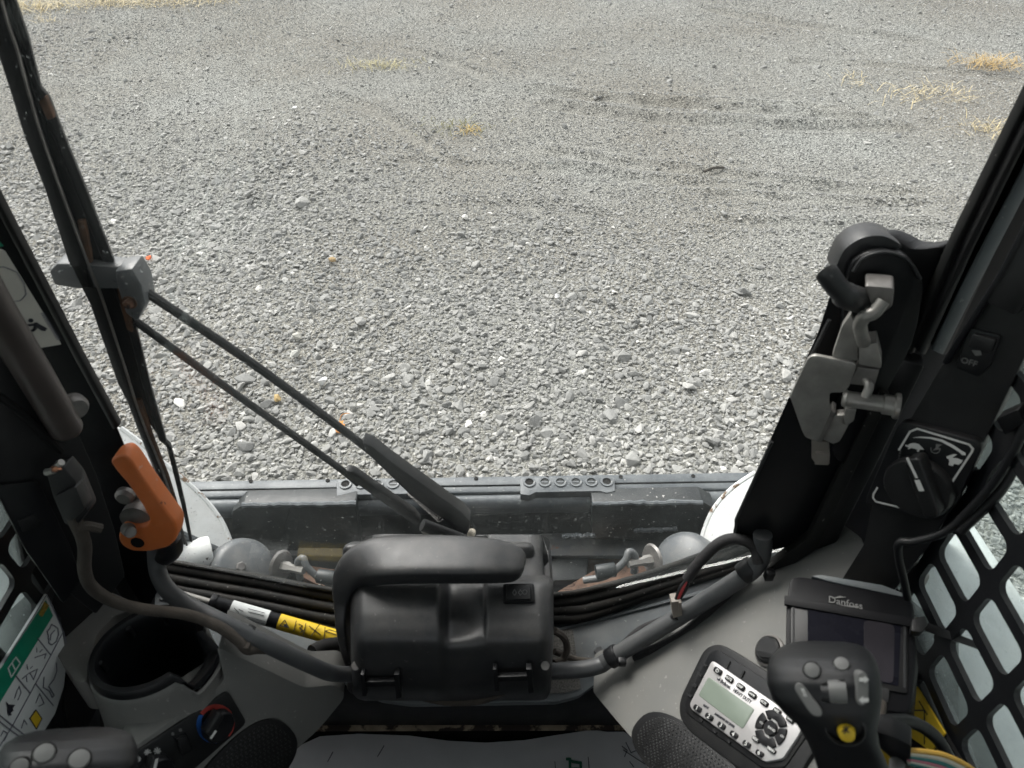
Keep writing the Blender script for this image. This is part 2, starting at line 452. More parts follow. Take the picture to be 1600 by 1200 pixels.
def ground_mat():
    m = bpy.data.materials.new('gravel_ground'); m.use_nodes = True
    N = m.node_tree.nodes; L = m.node_tree.links; b = N['Principled BSDF']; b.inputs['Roughness'].default_value = .95
    b.inputs['Specular IOR Level'].default_value = .2
    tc = N.new('ShaderNodeTexCoord')
    v = N.new('ShaderNodeTexVoronoi'); v.inputs['Scale'].default_value = 115; L.new(tc.outputs['Object'], v.inputs['Vector'])
    cr = N.new('ShaderNodeValToRGB'); e = cr.color_ramp.elements
    e[0].position = 0; e[0].color = (.17, .167, .157, 1); e[1].position = 1; e[1].color = (.36, .355, .333, 1)
    sp = N.new('ShaderNodeSeparateColor'); L.new(v.outputs['Color'], sp.inputs[0]); L.new(sp.outputs[0], cr.inputs[0])
    n = N.new('ShaderNodeTexNoise'); n.inputs['Scale'].default_value = .75; n.inputs['Detail'].default_value = 5; L.new(tc.outputs['Object'], n.inputs['Vector'])
    mr = N.new('ShaderNodeValToRGB'); mr.color_ramp.elements[0].position = .35; mr.color_ramp.elements[1].position = .66; mr.color_ramp.elements[0].color = (.86, .83, .77, 1); mr.color_ramp.elements[1].color = (1.06, 1.09, 1.08, 1); L.new(n.outputs[0], mr.inputs[0])
    mx = N.new('ShaderNodeMix'); mx.data_type = 'RGBA'; mx.blend_type = 'MULTIPLY'; mx.inputs[0].default_value = 1
    L.new(cr.outputs[0], mx.inputs[6]); L.new(mr.outputs[0], mx.inputs[7]); L.new(mx.outputs[2], b.inputs['Base Color'])
    bp = N.new('ShaderNodeBump'); bp.inputs['Distance'].default_value = .008; bp.invert = True; L.new(v.outputs['Distance'], bp.inputs['Height'])
    L.new(bp.outputs[0], b.inputs['Normal'])
    return m
M['ground'] = ground_mat()

gx = np.concatenate([[-250, -90, -40, -20, -12], np.arange(-9, 9.01, .06), [12, 20, 40, 90, 250]])
gy = np.concatenate([[-250, -90, -40, -15, -6], np.arange(-3, 10.01, .06), [14, 20, 40, 90, 250]])
GX, GY = np.meshgrid(gx, gy)
fade = np.clip((10 - np.abs(GX)) / 2, 0, 1) * np.clip((11 - GY) / 2, 0, 1) * np.clip((GY + 6) / 2, 0, 1)
GZ = height(GX, GY) * fade - .001
nx, ny = len(gx), len(gy)
V = np.stack([GX, GY, GZ], -1).reshape(-1, 3)
ii = (np.arange(ny - 1)[:, None] * nx + np.arange(nx - 1)[None]).ravel()
Fq = np.stack([ii, ii + 1, ii + nx + 1, ii + nx], -1)
me = bpy.data.meshes.new('ground'); me.from_pydata(V.tolist(), [], Fq.tolist()); me.shade_smooth()
tag(obj('ground', me, M['ground']), kind='structure')

# crushed stones: angular hulls, scattered in three sizes
def stone_mat():
    m = bpy.data.materials.new('crushed_stone'); m.use_nodes = True
    N = m.node_tree.nodes; L = m.node_tree.links; b = N['Principled BSDF']; b.inputs['Roughness'].default_value = .9
    b.inputs['Specular IOR Level'].default_value = .25
    at = N.new('ShaderNodeAttribute'); at.attribute_type = 'INSTANCER'; at.attribute_name = 'tone'
    cr = N.new('ShaderNodeValToRGB'); cr.color_ramp.elements[0].color = (.17, .172, .165, 1); cr.color_ramp.elements[1].color = (.66, .65, .61, 1)
    for p, c in ((.35, (.29, .29, .278, 1)), (.7, (.39, .387, .365, 1)), (.9, (.48, .474, .45, 1))):
        e = cr.color_ramp.elements.new(p); e.color = c
    L.new(at.outputs['Fac'], cr.inputs[0])
    tc = N.new('ShaderNodeTexCoord'); n = N.new('ShaderNodeTexNoise'); n.inputs['Scale'].default_value = 3.0; n.inputs['Detail'].default_value = 5
    L.new(tc.outputs['Object'], n.inputs['Vector'])
    mr = N.new('ShaderNodeMapRange'); mr.inputs['To Min'].default_value = .72; mr.inputs['To Max'].default_value = 1.25; L.new(n.outputs[0], mr.inputs['Value'])
    mx = N.new('ShaderNodeMix'); mx.data_type = 'RGBA'; mx.blend_type = 'MULTIPLY'; mx.inputs[0].default_value = 1
    L.new(cr.outputs[0], mx.inputs[6]); L.new(mr.outputs[0], mx.inputs[7]); L.new(mx.outputs[2], b.inputs['Base Color'])
    return m
M['stone'] = stone_mat()
stone_col = bpy.data.collections.new('stone_shapes')
def stone_mesh(seed, n=15):
    g = np.random.default_rng(seed)
    p = g.normal(size=(n, 3)); p /= np.linalg.norm(p, axis=1)[:, None]
    p *= g.uniform(.82, 1.0, (n, 1)); p *= np.array([1.0, g.uniform(.72, .95), g.uniform(.55, .85)])
    bm = bmesh.new()
    for q in p: bm.verts.new(q)
    r = bmesh.ops.convex_hull(bm, input=bm.verts)
    bmesh.ops.delete(bm, geom=[v for v in bm.verts if not v.link_faces], context='VERTS')
    bmesh.ops.bevel(bm, geom=list(bm.edges), offset=.06, segments=1, affect='EDGES', clamp_overlap=True)
    bmesh.ops.recalc_face_normals(bm, faces=bm.faces)
    me = bpy.data.meshes.new('stone'); bm.to_mesh(me); bm.free()
    return me
for k in range(8):
    me = stone_mesh(100 + k); me.materials.append(M['stone'])
    stone_col.objects.link(bpy.data.objects.new('stone_shape', me))

def scatter(spacing, x0, x1, y0, y1):
    xs, ys = np.meshgrid(np.arange(x0, x1, spacing), np.arange(y0, y1, spacing * .9))
    xs = xs + rng.uniform(-.55, .55, xs.shape) * spacing; ys = ys + rng.uniform(-.55, .55, ys.shape) * spacing
    xs, ys = xs.ravel(), ys.ravel()
    k = np.abs(xs) < 1.9 + .62 * ys                          # the wedge of yard that the window can show, with a margin
    return xs[k], ys[k]
PX, PY, PS, PT = [], [], [], []
# how coarse the gravel is: coarse in front and to the left, fine and driven over to the right and far off
def coarse(x, y):
    c = 1.30 - .42 * (y - 1.2) - .20 * (x + .5) + .45 * fbm(x, y, 21, 3, .35)
    c = np.where(y < 1.9, c + .35, c)
    return np.clip(c, 0, 1)
x, y = scatter(.0165, -6.5, 6.5, .85, 9.0); c = coarse(x, y)
s = rng.lognormal(math.log(.0090), .25, len(x)) * (1 + .18 * c); far = np.clip((y - 2.4) / 2.2, 0, 1); s = s * (1 - .22 * far); k = rng.random(len(x)) < np.clip(1.05 - .25 * c, .3, 1) * (1 - .28 * far)
PX.append(x[k]); PY.append(y[k]); PS.append(s[k])
x, y = scatter(.027, -6.5, 6.5, .85, 8.0); c = coarse(x, y)
s = rng.lognormal(math.log(.0165), .28, len(x)); k = rng.random(len(x)) < .03 + .85 * c
PX.append(x[k]); PY.append(y[k]); PS.append(s[k])
x, y = scatter(.048, -6.0, 6.0, .85, 7.0); c = coarse(x, y)
s = rng.lognormal(math.log(.0225), .30, len(x)); k = rng.random(len(x)) < .006 + .38 * c ** 1.6
PX.append(x[k]); PY.append(y[k]); PS.append(s[k])
PX = np.concatenate(PX); PY = np.concatenate(PY); PS = np.concatenate(PS)
n = len(PX)
PZ = height(PX, PY) + PS * rng.uniform(-.30, .30, n)
tone = np.clip(rng.normal(.47, .18, n) + .13 * fbm(PX, PY, 33, 4, .22) - .05 * fbm(PX, PY, 34, 3, 1.3) + (rng.random(n) < .02) * .4, .10, 1)
PS *= .90
scl = PS[:, None] * np.stack([rng.uniform(.9, 1.25, n), rng.uniform(.8, 1.1, n), rng.uniform(.65, 1.0, n)], -1)
rot = np.stack([rng.normal(0, .35, n), rng.normal(0, .35, n), rng.uniform(0, 6.283, n)], -1)
me = bpy.data.meshes.new('gravel'); me.vertices.add(n)
me.vertices.foreach_set('co', np.stack([PX, PY, PZ], -1).astype(np.float32).ravel())
for nm, ty, arr, key in (('scl', 'FLOAT_VECTOR', scl, 'vector'), ('rot', 'FLOAT_VECTOR', rot, 'vector'), ('tone', 'FLOAT', tone, 'value'), ('pick', 'INT', rng.integers(0, 8, n), 'value')):
    a = me.attributes.new(nm, ty, 'POINT'); a.data.foreach_set(key, np.ascontiguousarray(arr, dtype=np.int32 if ty == 'INT' else np.float32).ravel())
gravel = obj('gravel', me, None)
tag(gravel, 'loose grey crushed stone gravel covering the whole yard', 'gravel', kind='stuff')
ng = bpy.data.node_groups.new('scatter_stones', 'GeometryNodeTree')
ng.interface.new_socket('Geometry', in_out='INPUT', socket_type='NodeSocketGeometry')
ng.interface.new_socket('Geometry', in_out='OUTPUT', socket_type='NodeSocketGeometry')
gi, go = ng.nodes.new('NodeGroupInput'), ng.nodes.new('NodeGroupOutput')
iop = ng.nodes.new('GeometryNodeInstanceOnPoints'); ci = ng.nodes.new('GeometryNodeCollectionInfo')
ci.inputs['Collection'].default_value = stone_col; ci.inputs['Separate Children'].default_value = True; ci.inputs['Reset Children'].default_value = True
def nattr(nm, ty):
    a = ng.nodes.new('GeometryNodeInputNamedAttribute'); a.data_type = ty; a.inputs['Name'].default_value = nm; return a.outputs['Attribute']
e2r = ng.nodes.new('FunctionNodeEulerToRotation')
ng.links.new(gi.outputs[0], iop.inputs['Points']); ng.links.new(ci.outputs[0], iop.inputs['Instance'])
iop.inputs['Pick Instance'].default_value = True
ng.links.new(nattr('pick', 'INT'), iop.inputs['Instance Index'])
ng.links.new(nattr('rot', 'FLOAT_VECTOR'), e2r.inputs[0]); ng.links.new(e2r.outputs[0], iop.inputs['Rotation'])
ng.links.new(nattr('scl', 'FLOAT_VECTOR'), iop.inputs['Scale'])
ng.links.new(iop.outputs[0], go.inputs[0])
md = gravel.modifiers.new('scatter', 'NODES'); md.node_group = ng
print('STONES', n)

# single stones and litter that stand out
def lone_stone(name, px, size, colr, label, seed, cat='stone', rough=.8):
    p = onZ(px[0], px[1], 0); z = float(height(np.array([p.x]), np.array([p.y]))[0])
    me = stone_mesh(seed, 13)
    me.transform(Matrix.Diagonal((size, size * .8, size * .7, 1)) )
    me.transform(Matrix.Rotation(seed * 1.3, 4, 'Z'))
    o = obj(name, me, mat(name + '_colour', colr, rough, var=.15, vs=60), None, (p.x, p.y, z + size * .75))
    tag(o, label, cat); return o
lone_stone('stone', (233, 404), .020, (.80, .16, .05), 'small bright orange stone on the gravel beside the wiper bracket', 301)
lone_stone('stone', (520, 410), .026, (.46, .33, .17), 'tan brown stone among the coarse gravel left of centre', 302)
lone_stone('stone', (465, 566), .034, (.50, .50, .46), 'large pale flat stone between the two wiper arms', 303)
lone_stone('stone', (468, 537), .030, (.46, .45, .40), 'pale stone just above the long upper wiper arm', 304)
lone_stone('stone', (507, 608), .028, (.74, .74, .72), 'whitest stone in the coarse gravel above the wiper arm', 305)
lone_stone('stone', (438, 634), .024, (.50, .36, .16), 'yellowish stone under the lower wiper arm', 306)
lone_stone('stone', (463, 174), .030, (.80, .80, .78), 'lone bright white stone far out on the fine gravel', 307)
lone_stone('stone', (870, 468), .024, (.78, .78, .77), 'small white stone in the middle of the yard', 308)

def leaf():
    p = onZ(531, 665, .03); root = thing('dry_leaf', 'curled orange dry leaf with a thin stem lying on gravel', 'leaf', p)
    X = Vector((1, .25, 0)).normalized(); Y = Vector((-.25, 1, .25)).normalized()
    out = [(-.014, -.03), (.004, -.034), (.014, -.022), (.019, -.004), (.010, .002), (.016, .012), (.004, .016), (-.004, .012), (-.012, .018), (-.018, .004), (-.010, -.004), (-.018, -.014)]
    pts = [p + X * a + Y * b + Vector((0, 0, abs(a) * .5)) for a, b in out]
    mt = mat('dry_leaf_orange', (.62, .26, .06), .7, var=.25, vs=60)
    MB().prism(pts, (0, 0, -.002)).build('blade', mt, root, smooth=False)
    MB().tube(smooth_path([p + Y * .014, p + X * .010 + Y * .036 + Vector((0, 0, .006)), p + X * .026 + Y * .046, p + X * .038 + Y * .044]), .0014, 6).build('stem', mt, root)
leaf()
def stick():
    p, q = onZ(1100, 268, .015), onZ(1132, 262, .02)
    MBm = MB().tube(smooth_path([p, (p + q) / 2 + Vector((0, 0, .012)), q]), [.008] * 6 + [.008] * 4 + [.004], 7)
    o = MBm.build('stick', mat('stick_bark', (.07, .06, .05), .9, var=.3, vs=40)); tag(o, 'short dark stick lying on fine gravel right of centre', 'stick')
stick()

def grass(px, rx, ry, n, hgt, label, seed, colr):
    g = np.random.default_rng(seed); vs, fs = [], []
    c = onZ(px[0], px[1], 0)
    for i in range(int(n * .36)):
        a, b = g.normal(0, .62, 2); x0, y0 = c.x + a * rx, c.y + b * ry
        z0 = float(c.z) + .004
        th = g.uniform(0, 6.283); ln = hgt * g.uniform(.4, 1.5); lean = g.uniform(.95, 1.5)
        d = Vector((math.cos(th), math.sin(th), 0)); w = d.cross(Vector((0, 0, 1))) * g.uniform(.0016, .0032)
        p0 = Vector((x0, y0, z0)); p1 = p0 + d * ln * .5 * math.sin(lean) + Vector((0, 0, ln * .5 * math.cos(lean) + .008)); p2 = p1 + d * ln * .55 + Vector((0, 0, ln * .12 * math.cos(lean)))
        o = len(vs); vs += [p0 - w, p0 + w, p1 + w * .8, p1 - w * .8, p2]; fs += [(o, o + 1, o + 2, o + 3), (o + 3, o + 2, o + 4)]
    me = bpy.data.meshes.new('dry_grass'); me.from_pydata([tuple(v) for v in vs], [], fs)
    tag(obj('dry_grass', me, mat('dry_grass_straw', colr, .8, var=.35, vs=25)), label, 'grass', 'dry grass on the yard', 'stuff')
STRAW = (.58, .49, .30)
grass((55, 14), .30, .20, 900, .13, 'yellow dry grass tuft in the far left corner', 1, STRAW)
grass((78, 34), .10, .08, 90, .08, 'thin yellow grass wisp just below the far left tuft', 2, STRAW)
grass((200, 4), .55, .22, 1600, .12, 'long yellow dry grass strip along the far left edge', 3, STRAW)
grass((325, 0), .30, .12, 420, .08, 'thin dry grass at the far edge left of centre', 4, STRAW)
grass((1547, 102), .22, .14, 620, .12, 'dense straw coloured tuft far right', 5, (.50, .36, .16))
grass((1455, 150), .30, .18, 420, .08, 'sparse pale grass patch in front of the far right tuft', 6, STRAW)
grass((1338, 128), .12, .12, 110, .07, 'small sparse grass wisp left of the pale right patch', 7, STRAW)
grass((1552, 203), .18, .12, 330, .08, 'yellow grass tuft close to the right cab pillar', 8, STRAW)
grass((738, 208), .07, .06, 110, .05, 'tiny yellow weed in the middle of the yard', 9, (.50, .36, .12))
grass((712, 200), .22, .12, 240, .05, 'olive green moss patch beside the tiny yellow weed', 10, (.20, .19, .08))
grass((590, 104), .22, .12, 520, .06, 'pale dry grass clump upper left of centre', 11, (.42, .38, .22))
# ================================================================== the loader's own front end, outside the glass
def carrier():
    root = thing('attachment_frame', 'dark grey steel attachment frame with ringed hole brackets in front of the cab', 'attachment', (-.05, .95, .1))
    zt = .70                                                     # height of the top lip
    P = lambda x, y: onZ(x, y, zt)
    slope = (onZ(1165, 738, zt).y - onZ(300, 752, zt).y) / (onZ(1165, 738, zt).x - onZ(300, 752, zt).x)
    U = Vector((1, slope, 0)).normalized(); Wd = Vector((-U.y, U.x, 0)); o = onZ(735, 745, zt)
    def prof(name, pts, x0, x1, m, bev=.002):                    # (forward, up) outline run along the bucket
        a = [o + U * x0 + Wd * f + Vector((0, 0, u)) for f, u in pts]
        return MB().prism(a, U * (x1 - x0)).build(name, m, root, bev)
    XL, XR = -.92, .95
    prof('top_lip', [(.0, 0), (.0, -.014), (-.018, -.014), (-.018, -.008), (-.022, 0)], XL, XR, M['bucket'])
    prof('lip_step', [(-.0225, -.003), (-.0225, -.02), (-.036, -.02), (-.036, -.006)], XL, XR, M['bucket'])
    prof('back_rail', [(-.0365, -.010), (-.0365, -.05), (-.058, -.05), (-.060, -.024), (-.052, -.010)], XL, XR, M['bucket'], .006)
    prof('back_plate', [(-.03, -.045), (-.01, -.55), (-.03, -.56), (-.055, -.045)], XL, XR, M['bucketdark'])
    # attachment plates on the back
    pv = PL(o + Wd * -.075 + Vector((0, 0, -.1)), (0, -1, .1))
    for k, pix in enumerate(([(362, 800), (378, 790), (556, 786), (562, 845), (556, 900), (368, 905)], [(925, 788), (1098, 784), (1118, 795), (1112, 846), (925, 843)])):
        plate('attachment_plate', pv, pix, -.03, .012, M['bucketdark'], root, .004, .003)
    for a, b in (((378, 789), (556, 787)), ((926, 787), (1098, 785)), ((880, 838), (930, 837)), ((992, 829), (1058, 826))):
        pa, pb = pv.at(*a, .014), pv.at(*b, .014)
        path = [pa.lerp(pb, t / 24) + Vector((0, random.uniform(-.001, .001), random.uniform(-.0015, .0015))) for t in range(25)]
        MB().tube(path, [random.uniform(.004, .0062) for _ in path], 7).build('weld_bead', M['bucket'], root)
    # the cross beam under the back plate
    bz = o.z - .125
    c0, c1 = onZ(560, 842, bz), onZ(560, 868, bz)
    MB().prism([Vector((-.62, c0.y + .02, bz)), Vector((.60, c0.y + .02, bz)), Vector((.60, c1.y, bz)), Vector((-.62, c1.y, bz))], (0, 0, -.012)).build('cross_beam', M['domegrey'], root, .002)
    # bolt-on brackets with ringed holes
    for k, (xa, xb, ya, yb) in enumerate(((526, 676, 750, 774), (813, 960, 747, 770))):
        pl = PL(o + Vector((0, 0, .002)), (0, 0, 1))
        br = plate('hole_bracket', pl, [(xa, ya - 1), (xb, ya - 2), (xb + 1, yb - 3), (xb - 12, yb), (xb - 22, yb - 3), (xa + 24, yb - 1), (xa + 14, yb + 4), (xa, yb + 2)], -.012, .006, M['bucket'], root, .003, .0015)
        for j in range(6):
            cx = xa + 14 + (xb - xa - 26) * j / 5; cy = ya + 7 - .8 * j / 5
            q = pl.at(cx, cy, .006)
            MB().lathe([(.0085, 0), (.0125, 0), (.0125, .003), (.0085, .003)], q, (0, 0, 1), 20, caps=False).build('hole_ring', M['bucket'], br)
            MB().lathe([(.0084, 0), (.0084, .0008)], q, (0, 0, 1), 18).build('hole_floor', M['blackmatt'] if j in (0, 5) else M['bucketdark'], br)
            if j not in (0, 5):
                MB().box(q + Vector((0, 0, .0012)), (.014, .003, .001)).build('slot_lip', M['bucket'], br)
    for x in (392, 512, 744, 855, 970, 1083):
        q = onZ(x, 753 - (x - 300) * .012, zt + .001)
        MB().lathe([(.0042, 0), (.0042, .0008)], q, (0, 0, 1), 12).build('rivet_hole', M['blackmatt'], root)
carrier()

machine = thing('loader_front', 'white loader arms, grey pivot caps and rusty frame of the machine below the windscreen', 'machine', (-.05, .8, .3))
def part(name, loc, label=None):
    o = bpy.data.objects.new(name, None); COL.objects.link(o); o.location = Vector(loc); o.empty_display_size = .02
    adopt(o, machine)
    if label: o['label'] = label
    return o
def arm(side):
    left = side < 0
    root = part('arm', (-.6 if left else .48, .8, .5), 'white painted arm with chipped edge')
    pl = PL(D(365, 862, 1.36), (.55, -.40, .72), (0, 1, 0)) if left else PL(D(1093, 858, 1.36), (-.55, -.40, .72), (0, 1, 0))
    if left:
        pix = [(150, 640), (188, 668), (218, 690), (255, 722), (290, 751), (322, 782), (345, 812), (358, 840), (366, 862), (330, 880), (150, 900), (60, 780)]
        pts = [pl.at(x, y) for x, y in pix]
    else:
        pix = [(1215, 712), (1180, 738), (1150, 758), (1128, 778), (1112, 800), (1100, 828), (1093, 858), (1130, 900), (1240, 920), (1300, 800)]
        pts = [pl.at(x, y) for x, y in pix]
    vec = Vector((-.03, .03, -.05)) if left else Vector((.03, .03, -.05))
    MB().prism(pts, vec).build('arm_plate', M['white'], root, .006, 3)
    # rolled edge with flaked paint along the front
    e = [p + vec * .05 for p in pts[1:9 if left else 7]]
    MB().tube(smooth_path(e, 4), .0050, 8).build('edge_bead', M['whitechip'], root)
    # the arm runs back past the cab
    xx = -.64 if left else .555
    MB().prism([Vector((xx, .80, .90)), Vector((xx, .76, .68)), Vector((xx, -.9, .78)), Vector((xx, -.9, 1.02))], (-.16 if left else .16, 0, 0)).build('arm_beam', M['white'], root, .012)
    # cross tube boss at the knee
    if left:
        a, b = D(255, 880, 1.26), D(330, 862, 1.30)
        MB().tube([a, b], .030, 20).build('boss', M['white'], root, .004)
        a, b = D(205, 800, 1.18), D(345, 862, 1.34)
        MB().tube([a, b], .007, 8).build('inner_rib', M['sill'], root)
    else:
        a, b = D(1160, 880, 1.30), D(1122, 868, 1.32)
        MB().tube([a, b], .026, 20).build('boss', M['white'], root, .004)
arm(-1); arm(1)

def pivot(side):
    left = side < 0
    root = part('pivot', D(385 if left else 1080, 885 if left else 872, 1.36))
    c = D(382, 890, 1.30) if left else D(1068, 880, 1.30)
    ax = (CAM - c).normalized() + Vector((.42 if left else -.42, .2, .1)); ax.normalize()
    MB().lathe([(.001, .012), (.046, .010), (.058, 0), (.060, -.008), (.060, -.05), (.056, -.09)], c, ax, 40).build('cap', M['domegrey'], root)
    if left:
        MB().hexbolt(c + ax * .0105 + Vector((-.012, 0, .004)), ax, .009, .010).build('bolt', M['steeldark'], root)
    # hose fitting, washer and pipes beside the cap
    s = 1 if left else -1
    wx, wy = (437, 884) if left else (1022, 874)
    w = D(wx, wy, 1.27)
    wa = Vector((s * .9, -.35, .25)).normalized()
    MB().lathe([(.006, 0), (.026, 0), (.029, .003), (.026, .007), (.006, .007)], w, wa, 30).build('washer', M['steeldark'], root)
    MB().lathe([(.010, 0), (.010, .014), (.007, .02), (.007, .05)], w + wa * .006, wa, 6).build('fitting_nut', M['steel'], root)
    q = w + wa * .04
    loop = [q + Vector((0, 0, -.03)), q + Vector((0, .01, .005)), q + Vector((s * .012, .012, .016)), q + Vector((s * .02, .0, .004)), q + Vector((s * .05, -.01, -.025)), q + Vector((s * .09, -.01, -.04))]
    MB().tube(smooth_path(loop, 5), .0065, 10).build('hose', M['domegrey'], root)
    MB().tube([q + Vector((s * .035, -.005, -.012)), q + Vector((s * .07, -.01, -.014))], .013, 14).build('hose_sleeve', M['bucketdark'], root, .002)
pivot(-1); pivot(1)

def frame():
    root = part('frame', (-.05, .78, .3), 'rusty brown steel frame')
    def quad(name, pix, m, t=(0, 0, -.02), bev=.003):
        MB().prism([D(*p) for p in pix], t).build(name, m, root, bev)
    quad('rusty_bar', [(860, 930, 1.42), (925, 892, 1.42), (1000, 868, 1.42), (1020, 886, 1.40), (985, 906, 1.38), (905, 930, 1.38)], M['rust'])
    quad('rusty_bar', [(915, 868, 1.50), (1000, 868, 1.50), (990, 886, 1.49), (912, 892, 1.49)], M['rust'])
    quad('rusty_bar', [(462, 880, 1.42), (545, 892, 1.40), (545, 925, 1.36), (492, 912, 1.37), (470, 900, 1.38)], M['rust'])
    quad('belly_plate', [(250, 870, 1.55), (1220, 868, 1.55), (1240, 1010, 1.40), (220, 1010, 1.40)], M['bucketdark'])
    quad('stop_block', [(848, 866, 1.46), (920, 866, 1.46), (916, 905, 1.42), (850, 908, 1.42)], M['bucketdark'], (0, .0, -.08))
    quad('hinge_block', [(470, 838, 1.46), (540, 842, 1.46), (540, 870, 1.44), (462, 868, 1.44)], M['domegrey'], (0, 0, -.05))
    MB().box((-.03, -.1, .27), (.95, 1.5, .12)).build('chassis', M['bucketdark'], root, .01)
    a, b = D(492, 918, 1.36), D(502, 930, 1.36)
    m = MB()
    for k in range(4): m.lathe([(.010, 0), (.012, .002), (.010, .004)], a.lerp(b, k / 3), (b - a), 16, caps=False)
    m.build('spring', M['steel'], root)
frame()
# ================================================================== cab shell
FR = PL((0, .60, 1.2), (0, -1, 0))                            # inner face of the front frame
WR = PL((.45, 0, 1.2), (-1, 0, 0), (0, 1, 0))                 # right side screen
WL = PL((-.55, 0, 1.2), (1, 0, 0), (0, 1, 0))                 # left side screen
TR = PL((.42, .49, 1.3), (-.75, -.65, .12))                   # trim on the right pillar
TLm = PL((-.485, .49, 1.3), (.75, -.65, .12))                 # trim on the left pillar
SP_N = Vector((0, -.316, 1)).normalized()
SP = PL((0, .62, 1.80 - 1.07), SP_N)                          # sloping sill below the windscreen
FRC = PL3((930, 1075, 1.075), (1230, 925, .915), (1250, 1200, .78))   # right console face
FLC = PL3((289, 1124, .825), (384, 1204, .90), (540, 1085, 1.02))     # left console face

cab = thing('cab_shell', 'black steel operator cab with grey sill framing the whole view', 'cab', (0, 0, .36))
def cplate(name, pl, pix, h0, h1, m, r=0.0, bevel=.003, seg=2, skew=(0, 0, 0)):
    return plate(name, pl, pix, h0, h1, m, cab, r, bevel, seg, 4, skew)
# roof, rear and lower walls close the cab round the operator
MB().box((-.05, -.10, 2.17), (1.12, 1.58, .05)).build('roof', M['black2'], cab, .01)
MB().box((-.05, -.89, .78), (1.10, .04, .84)).build('rear_wall', M['black2'], cab, .004)
MB().box((-.05, -.89, 2.06), (1.10, .04, .2)).build('rear_header', M['black2'], cab, .004)
for x in (-.56, .455):
    MB().box((x, -.845, 1.75), (.06, .06, .80)).build('rear_post', M['black2'], cab, .006)
    MB().box((x, -.1, 2.08), (.06, 1.45, .14)).build('roof_rail', M['black2'], cab, .006)
MB().box((.475, -.16, .68), (.04, 1.42, .64)).build('side_wall', M['black2'], cab, .004)
MB().box((-.575, -.16, .68), (.04, 1.42, .64)).build('side_wall', M['black2'], cab, .004)
MB().box((-.05, .0, .365), (1.06, 1.22, .03)).build('cab_floor', M['blackmatt'], cab, .004)
# front posts
pl = PL((0, .585, 1.2), (0, -1, 0))
cplate('left_post', pl, [(-420, -260), (-180, -60), (0, 322), (62, 440), (128, 566), (186, 672), (222, 760), (250, 850), (262, 900), (200, 1010), (-80, 1010), (-420, 300)], -.05, 0, M['black2'], 0, .004, 2, (-.046, 0, 0))
cplate('left_post_lip', PL((0, .579, 1.2), (0, -1, 0)), [(-330, -260), (-190, -60), (-10, 322), (52, 440), (118, 566), (176, 672), (186, 668), (128, 562), (62, 436), (0, 318), (-178, -64), (-318, -262)], -.004, .006, M['black'], 0, .002)
cplate('right_post', pl, [(1900, -420), (1700, -60), (1600, 136), (1545, 255), (1478, 382), (1400, 560), (1300, 760), (1228, 900), (1262, 960), (1420, 960), (1640, 560), (2000, -100)], -.05, 0, M['black2'], 0, .004, 2, (.042, 0, 0))
# stepped weather strips along the right post
for i, (dx, dep, w, mm) in enumerate(((14, .012, 9, 'rubber'), (34, .020, 12, 'black'), (66, .016, 16, 'black2'))):
    cplate('weather_strip', pl, [(1700 + dx, -60), (1600 + dx, 136), (1478 + dx, 382), (1404 + dx * .9, 552), (1404 + dx * .9 + w, 556), (1478 + dx + w, 386), (1600 + dx + w, 140), (1700 + dx + w, -56)], -.001, dep, M[mm], 0, .002)
cplate('highlight_strip', pl, [(1640, 190), (1505, 448), (1457, 548), (1474, 556), (1524, 456), (1660, 196)], .017, .022, M['sill'], 0, .002)  # highlight along the black post, put into the colour as pale grey
cplate('lower_brace', PL((.36, .575, 1.2), (-.35, -1, .1)), [(1404, 560), (1330, 720), (1262, 862), (1240, 905), (1262, 912), (1296, 872), (1372, 724), (1446, 572)], -.02, .004, M['black'], 0, .004)
cplate('brace_rubber', PL((.36, .575, 1.2), (-.35, -1, .1)), [(1375, 610), (1262, 842), (1196, 892), (1208, 905), (1276, 858), (1392, 620)], -.004, .014, M['rubber'], .004, .004)
cplate('top_header', pl, [(-300, -200), (1900, -200), (1900, -420), (-300, -420)], -.05, .002, M['black2'])
# trim panels on the posts
cplate('right_trim', TR, [(1720, 120), (1640, 275), (1560, 430), (1478, 560), (1410, 676), (1366, 772), (1350, 850), (1300, 930), (1380, 945), (1452, 850), (1492, 786), (1530, 706), (1600, 560), (1740, 300)], -.02, 0, M['black'], .004, .004)
cplate('trim_edge', TR, [(1640, 268), (1560, 424), (1470, 566), (1478, 572), (1570, 430), (1652, 272)], -.002, .007, M['black2'], 0, .002)
cplate('trim_panel', TR, [(1600, 350), (1562, 424), (1536, 470), (1588, 494), (1640, 420)], -.001, .006, M['black'], .004, .002)
cplate('left_trim', TLm, [(-60, 300), (0, 430), (64, 560), (110, 650), (150, 740), (180, 830), (196, 900), (150, 960), (100, 920), (40, 820), (-60, 690), (-200, 500)], -.02, 0, M['black'], .004, .004)
cplate('left_trim_panel', TLm, [(-10, 760), (60, 752), (112, 858), (128, 905), (100, 945), (40, 860)], -.002, .006, M['black2'], .006, .002)
cplate('left_kick_panel', PL3((60, 830, .84), (140, 950, .90), (30, 930, .82)), [(20, 800), (96, 850), (140, 930), (178, 962), (160, 1090), (118, 1180), (100, 1100), (112, 1020), (86, 950), (40, 880)], -.02, 0, M['blackmatt'], .006, .003)

